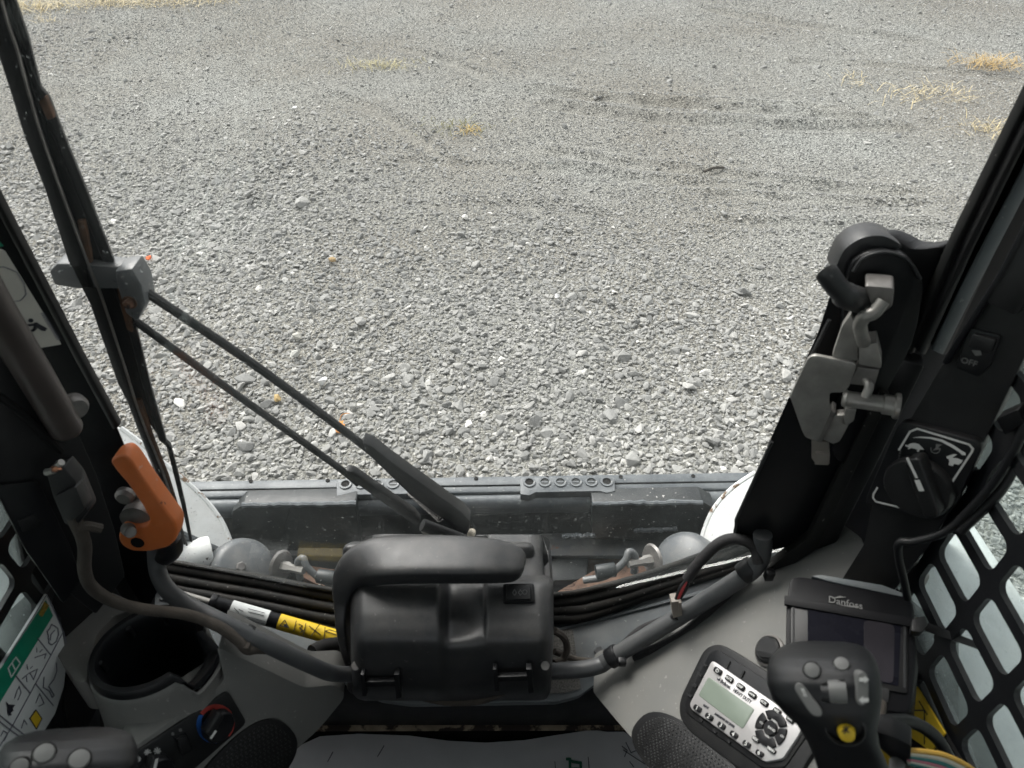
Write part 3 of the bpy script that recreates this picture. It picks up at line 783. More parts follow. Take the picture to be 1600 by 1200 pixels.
# sill
cplate('sill_plate', SP, [(150, 862), (250, 884), (400, 910), (545, 930), (865, 930), (1000, 912), (1120, 880), (1240, 846), (1340, 980), (1180, 1060), (1080, 1100), (985, 1070), (962, 1046), (938, 1064), (905, 1088), (870, 1097), (640, 1101), (590, 1094), (552, 1074), (520, 1060), (400, 1090), (200, 1030), (110, 900)], -.035, 0, M['sill'], .006, .006, 3)
for a, b in (((250, 935), (545, 985)), ((868, 985), (1180, 905))):
    MB().tube([SP.at(*a, .001), SP.at(*b, .001)], .0035, 8).build('sill_crease', M['sill'], cab)
# rubber seals along the bottom of the windscreen
def seal(name, pix, r, h, mm='rubber', sq=1):
    path = smooth_path([SP.at(x, y, h) for x, y in pix], 6)
    rr = [r * random.uniform(.93, 1.07) for _ in path]
    return MB().tube(path, rr, 10).build(name, M[mm], cab)
seal('window_seal', [(150, 850), (250, 882), (400, 908), (545, 934), (700, 944), (865, 940), (950, 926), (1060, 893), (1180, 846), (1260, 790)], .0100, .018)
seal('window_seal', [(150, 868), (250, 899), (400, 926), (545, 952), (700, 958), (865, 953), (925, 948), (1040, 912), (1190, 860), (1260, 812)], .0095, .012)
seal('window_seal', [(150, 884), (250, 914), (400, 943), (545, 970), (700, 972), (865, 966), (915, 962), (1020, 926), (1170, 878)], .0095, .006)
seal('window_bead', [(150, 842), (250, 874), (400, 900), (545, 926), (700, 936), (865, 930), (950, 914), (1060, 880), (1180, 834)], .0048, .030, 'rubber')
# foot well below the sill
MB().prism([D(440, 1070, 1.22), D(990, 1070, 1.22), D(990, 1134, 1.33), D(440, 1134, 1.33)], (0, .03, 0)).build('kick_plate', M['black2'], cab, .003)
MB().prism([D(380, 1131, 1.335), D(1010, 1131, 1.335), D(1010, 1142, 1.33), D(380, 1144, 1.33)], (0, .01, -.01)).build('worn_edge', M['worn'], cab, .002)
# side panels closing the gap between sill and side walls
for pix in ([(1180, 905, 1.12), (1330, 860, .92), (1500, 1000, .80), (1500, 1180, .80), (1300, 1180, 1.0)], [(230, 905, 1.12), (120, 860, .92), (-40, 1000, .80), (-40, 1200, .80), (200, 1200, 1.0)]):
    MB().prism([D(*p) for p in pix], (0, .03, -.02)).build('inner_panel', M['blackmatt'], cab, .003)

# consoles either side of the foot well
def console(name, pl, pix, vec, label):
    root = thing(name, label, 'console', pl.at(*pix[0]))
    pts = round_poly([pl.at(x, y) for x, y in pix], .012, 3)
    MB().prism(pts, vec).build('console_body', M['grey'], root, .007, 3)
    return root
conR = console('side_console', FRC, [(924, 1078), (938, 1066), (985, 1067), (1232, 924), (1330, 868), (1372, 900), (1366, 1100), (1330, 1300), (1090, 1300), (1036, 1208), (1000, 1168), (960, 1122)], (.006, .055, -.005), 'grey plastic side console carrying the radio')
conL = console('side_console', FLC, [(541, 1088), (525, 1070), (476, 1075), (400, 1039), (337, 1010), (352, 1066), (300, 1103), (250, 1138), (200, 1174), (168, 1206), (150, 1300), (360, 1300), (428, 1204), (500, 1138)], (-.006, .055, -.005), 'grey plastic side console carrying the cup holder')

CUP_C = D(231, 1012, .838); CUP_AX = Vector((-.04, .20, 1.0)).normalized()
shelf = PL(CUP_C - CUP_AX * .012, CUP_AX)
plate('console_shelf', shelf, [(60, 880), (128, 905), (190, 932), (222, 946), (178, 962), (150, 992), (138, 1030), (136, 1066), (118, 1066), (60, 980)], -.05, 0, M['grey'], conL, .006, .004, 3)
MB().box((-.05, .628, .515), (1.16, .02, .38)).build('front_wall', M['blackmatt'], cab, .004)
# side screens: punched steel with rounded openings, glass outside them
def screen(pl_x, ylines, zlines, sgn, label, barw=.013, rad=.011):
    root = thing('window_screen', label, 'screen', (pl_x, ylines[0], zlines[0]), 'side window screens')
    m = MB(); T = .006 * sgn
    for i in range(len(ylines) - 1):
        for j in range(len(zlines) - 1):
            y0, y1, z0, z1 = ylines[i], ylines[i + 1], zlines[j], zlines[j + 1]
            b = barw / 2; inner = []
            for cy, cz, a0 in ((y1 - b - rad, z1 - b - rad, 0), (y0 + b + rad, z1 - b - rad, 90), (y0 + b + rad, z0 + b + rad, 180), (y1 - b - rad, z0 + b + rad, 270)):
                inner.append([(cy + rad * math.cos(R(a0 + k * 22.5)), cz + rad * math.sin(R(a0 + k * 22.5))) for k in range(5)])
            outer = [(y1, z1), (y0, z1), (y0, z0), (y1, z0)]
            vs = []; fs = []
            for x in (pl_x, pl_x + T):
                vs += [(x, *p) for p in outer]; vs += [(x, *p) for c in inner for p in c]
            S = 24
            for s in (0, S):
                for c in range(4):
                    for k in range(4): fs.append((s + c, s + 4 + c * 5 + k, s + 4 + c * 5 + k + 1))
                    fs.append((s + c, s + 4 + c * 5 + 4, s + 4 + ((c + 1) % 4) * 5, s + (c + 1) % 4))
            for k in range(20): fs.append((4 + k, 4 + (k + 1) % 20, S + 4 + (k + 1) % 20, S + 4 + k))
            m.add(vs, fs)
    m.build('punched_sheet', M['black2'], root, sharp=30)
    return root
ZL = [1.80 - .533 - .055 * k for k in range(7, -9, -1)]
YL = [.296 + .075 * k for k in range(-14, 4)]
scrR = screen(.45, YL, ZL, 1, 'black punched steel screen over the right side window')
scrL = screen(-.55, YL, ZL, -1, 'black punched steel screen over the left side window')
for x, lab in ((.475, 'dirty pale glass side window behind the right steel screen'), (-.575, 'dirty pale glass side window behind the left steel screen')):
    o = MB().box((x, -.13, 1.45), (.005, 1.35, 1.10)).build('side_window', M['sideglass']); tag(o, lab, 'window')
# windscreen
pts = [SP.at(150, 872, .02), SP.at(545, 945, .02), SP.at(865, 945, .02), SP.at(1230, 850, .02)]
g = [Vector((-.62, .642, 2.12)), Vector((-.62, .642, .88)), Vector((-.24, .642, .735)), Vector((.09, .642, .735)), Vector((.52, .642, .92)), Vector((.52, .642, 2.12))]
o = MB().prism(g, (0, .005, 0)).build('windscreen', M['glass'], None, smooth=False)
tag(o, 'large clear front windscreen between the black cab posts', 'windscreen')
wp = PL((0, .640, 1.2), (0, -1, 0))
oval = [(882 + 16 * math.cos(t), 914 + 3.4 * math.sin(t)) for t in np.linspace(0, 2 * math.pi, 17)]
strokes('glass_mark', wp, [oval, [(870, 914), (894, 914)]], .0009, .0008, M['blackink'], o)
strokes('glass_print', wp, [[(864 + (k % 2), 921 + 4 * k), (894 - 3 * (k % 3), 921 + 4 * k)] for k in range(5)], .0006, .0008, M['blackink'], o)
dots = MB()
for i in range(7):
    for j in range(4): dots.ribbon(wp, [(744 + i * 3, 793 + j * 4), (744.8 + i * 3, 793 + j * 4)], .0008, .0008)
d_ = dots.build('glass_dots', M['button'], o, smooth=False); d_['kind'] = 'stuff'
# ================================================================== wiper, motor housing, tube, handle
def wiper():
    root = thing('windscreen_wiper', 'parked black pantograph wiper with rusty blade bow outside the windscreen', 'wiper', D(735, 835, 1.08))
    pl = PL((0, .672, 1.2), (0, -1, 0))
    A = lambda x, y, h=0: pl.at(x, y, h)
    # blade: wide rubber holder on the left, thin steel spine, then the sprung bow on the right
    LE = [(-75, -80), (-24, 40), (0, 95), (17, 147), (37, 212), (70, 297), (107, 410), (140, 475), (184, 600), (200, 632), (216, 675), (246, 745), (287, 852)]
    LN = [(-20, -80), (10, 32), (26, 78), (37, 120), (60, 200), (95, 300), (136, 410), (158, 465), (196, 580), (212, 632), (230, 680), (256, 745), (291, 852)]
    RE = [(2, -80), (24, 0), (45, 62), (64, 138), (78, 155), (92, 192), (110, 237), (136, 300), (175, 400), (205, 480), (218, 530), (235, 600), (260, 688), (262, 700)]
    sk = lambda n: Vector((-.004, n, 0))
    MB().prism([A(x, y, .012) for x, y in LE] + [A(x - 1, y, .012) for x, y in reversed(LN)], sk(.014)).build('blade_holder', M['black2'], root, .003)
    MB().tube(smooth_path([A(x + 1, y, .013) for x, y in LN], 5), .0016, 6).build('spine', M['steeldark'], root)
    IN = [(-8, -80), (13, 0), (32, 62), (50, 138), (60, 155), (74, 192), (92, 237), (118, 300), (157, 400), (188, 480), (204, 530), (222, 600), (248, 688)]
    MB().prism([A(x, y, .004) for x, y in RE] + [A(x, y, .004) for x, y in reversed(IN)], sk(.010)).build('bow', M['black2'], root, .0015)
    MB().prism([A(x + 2, y, .001) for x, y in LN[:10]] + [A(x + 3, y, .001) for x, y in reversed(IN)], sk(.006)).build('bow_web', M['black2'], root, .001)
    claw = mat('rusty_claw', (.10, .050, .026), .75, var=.6, vs=40, bump=.4)
    for pts in ([(60, 160), (70, 150), (80, 172), (84, 185), (74, 188)], [(120, 345), (131, 345), (141, 395), (144, 420), (136, 424), (128, 390)], [(178, 432), (190, 432), (204, 500), (207, 520), (198, 516), (186, 470)],
                [(203, 628), (219, 625), (240, 690), (262, 745), (276, 790), (266, 792), (246, 750), (222, 690)]):
        MB().prism([A(x, y, .008) for x, y in pts], (0, .006, 0)).build('claw', claw, root, .001)
    MB().prism([A(x, y, .006) for x, y in [(258, 690), (268, 700), (279, 742), (291, 795), (301, 848), (296, 846), (286, 800), (272, 745)]], sk(.010)).build('end_claw', M['black2'], root, .001)
    # bracket that joins the blade to the two arms
    MB().prism([A(76, 424, .012), (A(88, 412, .012)), A(116, 412, .012), A(216, 420, .012), A(222, 440, .012), A(210, 452, .012), A(120, 452, .012), A(84, 446, .012)], (0, .022, 0)).build('cross_clip', M['domegrey'], root, .003)
    br = MB().prism([A(178, 424, .02), A(206, 420, .02), A(222, 446, .02), A(228, 476, .02), A(214, 504, .02), A(196, 490, .02), A(184, 452, .02)], (0, .03, 0)).build('pivot_bracket', M['domegrey'], root, .003)
    MB().hexbolt(A(203, 472, .02), (0, -1, .1), .0055, .008).build('bolt', M['rust'], br)
    # the two parallel arms
    def arm_(name, a, b, w0, w1, h, mm):
        pa, pb = A(*a, h), A(*b, h); d = (pb - pa).normalized(); e = d.cross(Vector((0, 1, 0))).normalized()
        n = 14; L = []; Rr = []
        for k in range(n + 1):
            t = k / n; q = pa.lerp(pb, t); w = w0 + (w1 - w0) * t; sag = Vector((0, .012 * math.sin(math.pi * t), 0))
            L.append(q + e * w / 2 + sag); Rr.append(q - e * w / 2 + sag)
        m = MB()
        for k in range(n): m.add([L[k], L[k + 1], Rr[k + 1], Rr[k], L[k] + Vector((0, .007, 0)), L[k + 1] + Vector((0, .007, 0)), Rr[k + 1] + Vector((0, .007, 0)), Rr[k] + Vector((0, .007, 0))],
              [(0, 1, 2, 3), (7, 6, 5, 4), (0, 4, 5, 1), (3, 2, 6, 7)] + ([(0, 3, 7, 4)] if k == 0 else []) + ([(1, 5, 6, 2)] if k == n - 1 else []))
        bm_o = m.build(name, M[mm], root)
        return bm_o
    MB().tube(smooth_path([A(222, 452, .006), A(400, 572, -.006), A(560, 690, -.004), A(600, 724, .0)], 6), .0058, 9).build('drive_arm', M['black2'], root)
    MB().tube(smooth_path([A(212, 502, .006), A(360, 610, -.004), A(520, 724, 0), A(560, 756, .002)], 6), .0050, 9).build('idler_arm', M['black2'], root)
    # stout lower ends of the arms
    MB().prism([A(566, 692, .012), A(582, 698, .012), A(612, 722, .012), A(724, 802, .012), A(735, 815, .012), A(733, 831, .012), A(718, 832, .012), A(640, 774, .012), A(572, 708, .012)], (0, .022, 0)).build('arm_head', M['black2'], root, .003)
    MB().prism([A(540, 736, .010), A(552, 738, .010), A(648, 804, .010), A(657, 816, .010), A(650, 823, .010), A(600, 788, .010), A(542, 746, .010)], (0, .014, 0)).build('idler_end', M['black2'], root, .003)
    a, b = A(640, 768, .0), A(688, 812, .0)
    n = 60; path = []
    d = (b - a); e1 = d.normalized().cross(Vector((0, 1, 0))).normalized()
    for k in range(n * 6 + 1):
        t = k / (n * 6); th = t * 2 * math.pi * 14
        path.append(a + d * t + e1 * .0045 * math.cos(th) + Vector((0, .0045 * math.sin(th), 0)))
    MB().tube(path[::2], .0012, 5).build('spring', M['steeldark'], root)
    MB().lathe([(.007, 0), (.007, .008), (.004, .013)], A(667, 826, .0), (-.2, -1, .5), 14).build('cap_nut', M['steel'], root)
    MB().lathe([(.006, 0), (.006, .010), (.004, .012)], A(738, 831, .0), (-.2, -1, .5), 14).build('spindle', mat('cream_grease', (.5, .45, .36), .6), root)
    MB().tube([A(660, 820, .004), A(740, 850, .004)], .010, 10).build('spindle_bar', M['black2'], root)
wiper()

def housing():
    root = thing('wiper_motor_housing', 'black plastic wiper motor housing with carry handle bulge and rocker switch', 'motor housing', D(705, 1090, 1.0))
    def yz(y, d):
        p = D(700, y, d); return p.y, p.z
    def run(name, prof, xa, xb, dref, bev, seg=5, mm='sheen', yref=970):
        x0 = D(xa, yref, dref).x; x1 = D(xb, yref, dref).x
        pts = [Vector((x0, *yz(y, d))) for y, d in prof]
        return MB().prism(pts, (x1 - x0, 0, 0)).build(name, M[mm], root, bev, seg)
    BODY = [(898, 1.06), (906, .985), (990, .935), (1008, .935), (1072, .975), (1092, 1.03), (1088, 1.10), (940, 1.12)]
    MIDP = [(898, 1.07), (912, 1.02), (985, .985), (1008, .962), (1070, .988), (1090, 1.035), (1088, 1.10), (940, 1.12)]
    # moulded body: one continuous skin with a tall left dome, a valley and the switch block
    ky = [898, 903, 912, 930, 960, 985, 1000, 1015, 1045, 1070, 1085, 1095]; kd = [1.030, .998, .982, .970, .954, .944, .941, .946, .960, .977, 1.0, 1.04]
    def sst(a, b, v):
        t = min(1, max(0, (v - a) / (b - a))); return t * t * (3 - 2 * t)
    def prof(y):
        return sum(float(np.interp(y + o_, ky, kd)) for o_ in (-7, -4, -2, 0, 2, 4, 7)) / 7
    def skin(x, y, x0, x1):
        d = prof(y) + .006 * ((x - 600) / 300) ** 2
        up = 1 - sst(962, 1016, y)
        left = sst(682, 704, x)
        ramp_ = .040 - .020 * sst(704, 757, x) - .010 * sst(755, 762, x)
        d += left * (up * ramp_ + (1 - up) * .008)
        e = min(x - x0, x1 - x) / 24.0
        if e < 1: d += .034 * (1 - math.sqrt(max(0, 1 - (1 - e) ** 2)))
        return d
    nx_, ny_ = 110, 70; vs = []; fs = []
    for j in range(ny_ + 1):
        y = 898 + (1095 - 898) * j / ny_
        ins = 0
        for yy in (y - 898, 1095 - y):
            if yy < 20: ins = max(ins, 20 - math.sqrt(max(0, 400 - (20 - yy) ** 2)))
        x0, x1 = 546 + ins + (y - 898) * .02, 865 - ins * .7 - max(0, (y - 1000)) * .06
        for i in range(nx_ + 1):
            x = x0 + (x1 - x0) * i / nx_
            vs.append(D(x, y, skin(x, y, x0, x1)))
    W_ = nx_ + 1
    fs = [(j * W_ + i, j * W_ + i + 1, (j + 1) * W_ + i + 1, (j + 1) * W_ + i) for j in range(ny_) for i in range(nx_)]
    rim = [i for i in range(W_)] + [j * W_ + nx_ for j in range(1, ny_ + 1)] + [ny_ * W_ + i for i in range(nx_ - 1, -1, -1)] + [j * W_ for j in range(ny_ - 1, 0, -1)]
    o0 = len(vs)
    for r_ in rim: vs.append(vs[r_] + Vector((0, .085, -.02)))
    for k in range(len(rim)):
        k2 = (k + 1) % len(rim); fs.append((rim[k], rim[k2], o0 + k2, o0 + k))
    fs.append(tuple(o0 + k for k in range(len(rim))))
    MB().add(vs, fs).build('body', M['sheen'], root, sharp=60)
    run('back_shell', [(846, 1.10), (850, 1.06), (1085, 1.09), (1085, 1.14), (850, 1.14)], 532, 836, 1.06, .012, 4)
    for sx, sy in ((556, 1040), (852, 1040)):
        MB().lathe([(.006, -.004), (.006, .0015), (.004, .002)], D(sx, sy, .968), D(sx, sy, .9) - D(sx, sy, 1.0), 14).build('screw', M['steeldark'], root)
    # carry-handle bulge over the top
    path = [(820, 885, .985, 6, .006), (816, 884, .982, 15, .011), (807, 882, .980, 21, .015), (790, 879, .978, 25, .017), (765, 876, .973, 28, .017), (720, 874, .970, 30, .017), (660, 873, .970, 31, .017), (615, 874, .972, 31, .017), (585, 878, .976, 30, .017),
            (562, 888, .982, 27, .017), (547, 904, .990, 22, .017), (539, 925, .998, 16, .018), (536, 950, 1.006, 11, .018), (536, 985, 1.012, 8, .020), (540, 1020, 1.03, 6, .016), (544, 1040, 1.05, 4, .010)]
    dense = []
    for i in range(len(path) - 1):
        p0, p1, p2, p3 = path[max(i - 1, 0)], path[i], path[i + 1], path[min(i + 2, len(path) - 1)]
        for k in range(4):
            t = k / 4; dense.append(tuple(.5 * (2 * b_ + (c_ - a_) * t + (2 * a_ - 5 * b_ + 4 * c_ - d_) * t * t + (3 * b_ - a_ - 3 * c_ + d_) * t ** 3) for a_, b_, c_, d_ in zip(p0, p1, p2, p3)))
    dense.append(path[-1]); n_ = 36; vs = []; fs = []
    for i, (x, y, d, hp, th) in enumerate(dense):
        xa, ya = dense[max(i - 1, 0)][:2]; xb, yb = dense[min(i + 1, len(dense) - 1)][:2]
        tx, ty = xb - xa, yb - ya; L_ = math.hypot(tx, ty); ox, oy = -ty / L_, tx / L_
        hp = max(hp, 1); o = D(x, y, d); E = D(x + ox * hp, y + oy * hp, d - .024 * oy * hp / 31) - o; Nn = CAM - o; Nn = (Nn - E * (Nn.dot(E) / E.length_squared)).normalized()
        for j in range(n_):
            a_ = 2 * math.pi * j / n_; c_, s_ = math.cos(a_), math.sin(a_); ex = 2 / 5.0
            vs.append(o + E * math.copysign(abs(c_) ** ex, c_) + Nn * math.copysign(abs(s_) ** ex, s_) * th)
    m_ = len(dense)
    fs = [(i * n_ + j, i * n_ + (j + 1) % n_, (i + 1) * n_ + (j + 1) % n_, (i + 1) * n_ + j) for i in range(m_ - 1) for j in range(n_)] + [tuple(range(n_)), tuple((m_ - 1) * n_ + j for j in range(n_))]
    MB().add(vs, fs).build('handle', M['sheen'], root, sharp=75)
    # rocker switch
    sp = PL3((790, 925, .9835), (830, 925, .9845), (790, 950, .9705))
    sw = plate('switch_bezel', sp, [(786, 912), (834, 911), (836, 940), (786, 942)], -.004, .003, M['black2'], root, .003, .0012)
    plate('rocker', sp, [(791, 914), (829, 914), (829, 936), (791, 937)], 0, .008, M['black'], sw, .0015, .0015)
    lines = []
    for cx in (804, 813): lines.append([(cx - 3, 926), (cx, 921), (cx + 3, 926), (cx, 930), (cx - 3, 926)])
    lines.append([(820 + 3.4 * math.cos(t * .63), 925 + 3.6 * math.sin(t * .63)) for t in range(11)])
    strokes('icon', sp, lines, .0007, .0088, M['button'], sw)
    # mounting clips under the housing
    for cx, y0 in ((597, 1058), (804, 1050)):
        cl = bpy.data.objects.new('clip', None); COL.objects.link(cl); cl.location = D(cx, y0, .96); adopt(cl, root)
        q = PL3((cx, y0, .958), (cx + 20, y0, .958), (cx, y0 + 30, .972))
        plate('clip_bar', q, [(cx - 32, y0 + 8), (cx + 26, y0 + 6), (cx + 26, y0 + 14), (cx - 32, y0 + 16)], -.004, .004, M['black2'], cl, .001, .001)
        plate('clip_leg', q, [(cx + 18, y0 - 4), (cx + 27, y0 - 4), (cx + 30, y0 + 32), (cx + 22, y0 + 34)], -.006, .006, M['black2'], cl, .001, .001)
        plate('clip_leg', q, [(cx - 34, y0 - 4), (cx - 28, y0 - 4), (cx - 24, y0 + 30), (cx - 31, y0 + 30)], -.006, .005, M['black2'], cl, .001, .001)
    # cable and pad behind
    MB().tube(smooth_path([D(640, 1078, 1.04), D(660, 1088, 1.05), D(700, 1096, 1.05), D(750, 1094, 1.04), D(790, 1078, 1.02)], 6), .0065, 8).build('cable', M['brown'], root)
    MB().tube(smooth_path([D(866, 985, 1.06), D(880, 995, 1.07), D(886, 1012, 1.08), D(880, 1030, 1.08), D(866, 1036, 1.07)], 6), .0055, 8).build('cable', M['brown'], root)
housing()
o = plate('grit_pad', SP, [(560, 990), (895, 983), (908, 1076), (880, 1083), (560, 1083)], 0, .003, M['pad'], None, .004)
tag(o, 'rough grey grit pad stuck on the sill behind the motor housing', 'grip pad')

def cross_tube():
    root = thing('support_tube', 'bent grey steel tube crossing the sill and carrying the motor housing', 'tube', D(700, 1050, 1.08))
    MB().tube(smooth_path([D(243, 845, .925), D(246, 890, .935), D(262, 922, .91), D(298, 948, .88), D(345, 972, .86), D(420, 1008, .88), D(492, 1042, .945), D(520, 1052, .985), D(560, 1054, 1.03)], 6), .0108, 18).build('tube', M['tubegrey'], root)
    MB().tube(smooth_path([D(846, 1049, 1.07), D(905, 1046, 1.06), D(935, 1040, 1.055), D(955, 1028, 1.05), D(1060, 964, 1.0), D(1150, 908, .96), D(1178, 888, .945), D(1190, 866, .935), D(1192, 835, .92)], 6), .0122, 18).build('tube', M['tubegrey'], root)
    # cable ties and collar
    for p, q, r in (((952, 1030, 1.05), (966, 1021, 1.045), .0152), ((1160, 898, .955), (1178, 884, .947), .0150), ((380, 989, .868), (392, 995, .870), .0128)):
        MB().tube([D(*p), D(*q)], r, 18).build('cable_tie', M['black2'], root, .001)
    MB().box(D(972, 1034, 1.03), (.012, .010, .014)).build('tie_lock', M['black2'], root, .002)
    MB().box(D(1202, 898, .93), (.012, .010, .018)).build('tie_lock', M['black2'], root, .002)
    MB().box(D(386, 1012, .857), (.009, .009, .012)).build('tie_lock', M['brown'], root, .002)
cross_tube()

def loom_left():
    root = thing('wiring_loom', 'dusty brown wiring loom sagging from the left post to the support tube', 'cable', D(130, 900, .84))
    MB().tube(smooth_path([D(104, 790, .725), D(118, 815, .735), D(132, 850, .75), D(132, 890, .765), D(144, 918, .785), D(178, 940, .81), D(225, 952, .835), D(290, 960, .85), D(340, 978, .848), D(372, 1000, .855), D(386, 1014, .86), D(404, 1013, .872), D(430, 1014, .885)], 6), .0068, 12).build('loom', M['brown'], root)
    pl = PL3((100, 760, .715), (130, 770, .72), (110, 820, .735))
    plate('connector', pl, [(70, 737), (98, 728), (118, 752), (138, 800), (118, 826), (100, 820), (82, 778)], -.018, .004, M['black2'], root, .003, .003)
    plate('connector_lock', pl, [(84, 776), (118, 760), (132, 796), (112, 815), (100, 812)], -.01, .009, M['black'], root, .003, .002)
    for a, b, mm in (((72, 738), (84, 735), 'steel'), ((84, 733), (93, 729), 'copper'), ((90, 728), (96, 722), 'steel')):
        MB().tube([pl.at(*a, .002), pl.at(*b, .004)], .0035, 8).build('terminal', M[mm], root)
    MB().tube(smooth_path([D(118, 826, .735), D(136, 822, .74), D(158, 826, .75)], 4), .005, 8).build('branch', M['brown'], root)
loom_left()

def orange_handle():
    root = thing('release_lever', 'bright orange hooked plastic door release lever on the left post', 'lever', D(225, 845, .88))
    pl = PL3((190, 720, .815), (275, 830, .875), (200, 850, .885))
    pix = [(171, 722), (178, 714), (193, 710), (204, 718), (232, 760), (262, 802), (275, 818), (277, 830), (274, 846), (262, 856), (232, 863), (205, 862), (188, 852), (184, 838), (190, 822), (212, 828), (230, 822), (234, 812), (222, 790), (200, 758), (184, 740)]
    plate('lever', pl, pix, -.022, .004, M['orange'], root, .006, .0035, 3)
    m = MB(); disc_px(m, pl, 214, 849, .0085, 0, .0055, 20); m.build('pivot_hole', M['blackmatt'], root)
    MB().tube([pl.at(200, 826, -.004), pl.at(204, 832, .016)], [.009, .007], 14).build('stud', M['steeldark'], root, .0015)
    MB().lathe([(.020, -.03), (.020, -.022), (.016, -.02), (.016, -.012), (.019, -.01), (.019, 0)], pl.at(212, 812, -.006), pl.n, 24).build('hub', M['steeldark'], root)
    MB().lathe([(.012, 0), (.012, .006), (.008, .010)], pl.at(198, 772, -.03), pl.n, 18).build('washer_bolt', M['steeldark'], root)
    MB().tube(smooth_path([pl.at(262, 838, -.02), pl.at(266, 856, -.028), pl.at(256, 866, -.03)], 4), .016, 14).build('boot', M['black2'], root)
orange_handle()

def strut():
    root = thing('gas_strut', 'black gas strut with white and yellow warning labels lying along the sill', 'gas strut', D(440, 980, 1.1))
    d0, d1 = 1.10, 1.125
    A = lambda t: D(298, 932, d0).lerp(D(548, 1003, d1), t)
    MB().tube([A(-.06), A(.16)], .0048, 12).build('rod', M['steel'], root)
    MB().tube([A(.12), A(.155), A(.16), A(1.06)], [.0135, .0135, .0118, .0118], 20).build('cylinder', M['black2'], root, .001)
    w = MB().tube([A(.25), A(.48)], .0123, 20, caps=False).build('white_label', M['sticker'], root)
    y = MB().tube([A(.545), A(.95)], .0123, 20, caps=False).build('yellow_label', M['yellow'], root)
    ax_ = (A(1) - A(0)).normalized(); nn = CAM - A(.5); nn = (nn - ax_ * nn.dot(ax_)).normalized()
    PLs = PL(A(.5) + nn * .0128, nn)
    def tri(cx, cy, s): return [(cx - s, cy + s * .5), (cx + s * .15, cy - s * .75), (cx + s * 1.0, cy + s * .95), (cx - s, cy + s * .5)]
    strokes('warning_icon', PLs, [tri(444, 974, 7), [(463, 970), (459, 986)], [(478, 974), (474, 992)], [(483, 978), (501, 992)], [(499, 976), (486, 994)], [(508, 986), (528, 993), (531, 989), (515, 984), (508, 986)], [(508, 980), (506, 1000)],
            [(467, 975), (473, 978), (468, 981), (474, 985), (469, 988)]], .0011, .0004, M['blackink'], y)
    blobs('warning_spot', PLs, [[(443, 975), (448, 975), (449, 980), (444, 980)]], .0005, M['blackink'], y)
    strokes('print_line', PLs, [[(366, 950), (373, 957)], [(373, 952), (380, 955)], [(388, 951), (414, 958)], [(388, 956), (412, 962)], [(372, 964), (384, 968)], [(386, 964), (414, 971)], [(386, 969), (412, 975)]], .0009, .0004, M['blackink'], w)
    MB().tube(smooth_path([D(488, 1020, 1.06), D(510, 1010, 1.08), D(545, 1006, 1.10)], 5), .012, 12).build('end_boot', M['blackmatt'], root)
    MB().lathe([(.016, -.01), (.016, .012), (.009, .014)], D(520, 1022, 1.09), (0, -.7, .7), 18).build('end_joint', M['blackmatt'], root)
strut()

def plug():
    root = thing('wire_plug', 'tan plug with red and black wires on braided lead by the support tube', 'connector', D(1058, 955, .99))
    MB().tube(smooth_path([D(1185, 880, .93), D(1180, 858, .93), D(1165, 845, .93), D(1142, 842, .935), D(1122, 850, .94), D(1100, 870, .95), D(1082, 892, .96), D(1074, 905, .965)], 6), .0075, 12).build('braided_lead', M['loom'], root)
    for dx, mm in ((-5, 'black2'), (0, 'wirered'), (5, 'black2'), (-2, 'wirered')):
        MB().tube(smooth_path([D(1076, 902, .964), D(1068 + dx, 918, .966), D(1060 + dx * .7, 935, .97), D(1058 + dx * .5, 945, .975)], 5), .0022, 7).build('wire', M[mm], root)
    pl = PL3((1050, 940, .97), (1066, 940, .97), (1052, 962, .985))
    plate('plug_body', pl, [(1049, 941), (1065, 939), (1066, 962), (1052, 966)], -.012, .003, M['tan'], root, .001, .0012)
    plate('plug_latch', pl, [(1061, 942), (1065, 942), (1065, 956), (1060, 957)], 0, .006, M['tan'], root, .0005, .0006)
    MB().tube(smooth_path([D(1058, 962, .99), D(1030, 972, 1.03), D(1000, 985, 1.05), D(972, 1010, 1.06)], 6), .0062, 10).build('tail', M['loom'], root)
    for off in (0, 6): MB().tube(smooth_path([D(1170, 900, .97), D(1115, 945 + off, .99), D(1070, 985 + off, 1.01), D(1030, 1008 + off, 1.03), D(990, 1022 + off, 1.05)], 6), .0045, 9).build('harness', M['loom'], root)
    MB().tube(smooth_path([D(866, 1018, 1.10), D(900, 1030, 1.12), D(935, 1032, 1.12), D(960, 1022, 1.10)], 5), .0048, 9).build('tail', M['brown'], root)
plug()

for (px, lab) in (((935, 1019, 1.15), 'hex bolt on the sill just right of the motor housing'), ((1243, 884, 1.0), 'hex bolt at the foot of the right post')):
    p = D(*px); m = MB().hexbolt(p, SP.n, .0085, .010); o = m.build('hex_bolt', M['tubegrey'])
    tag(o, lab, 'bolt', 'bolts in the sill')

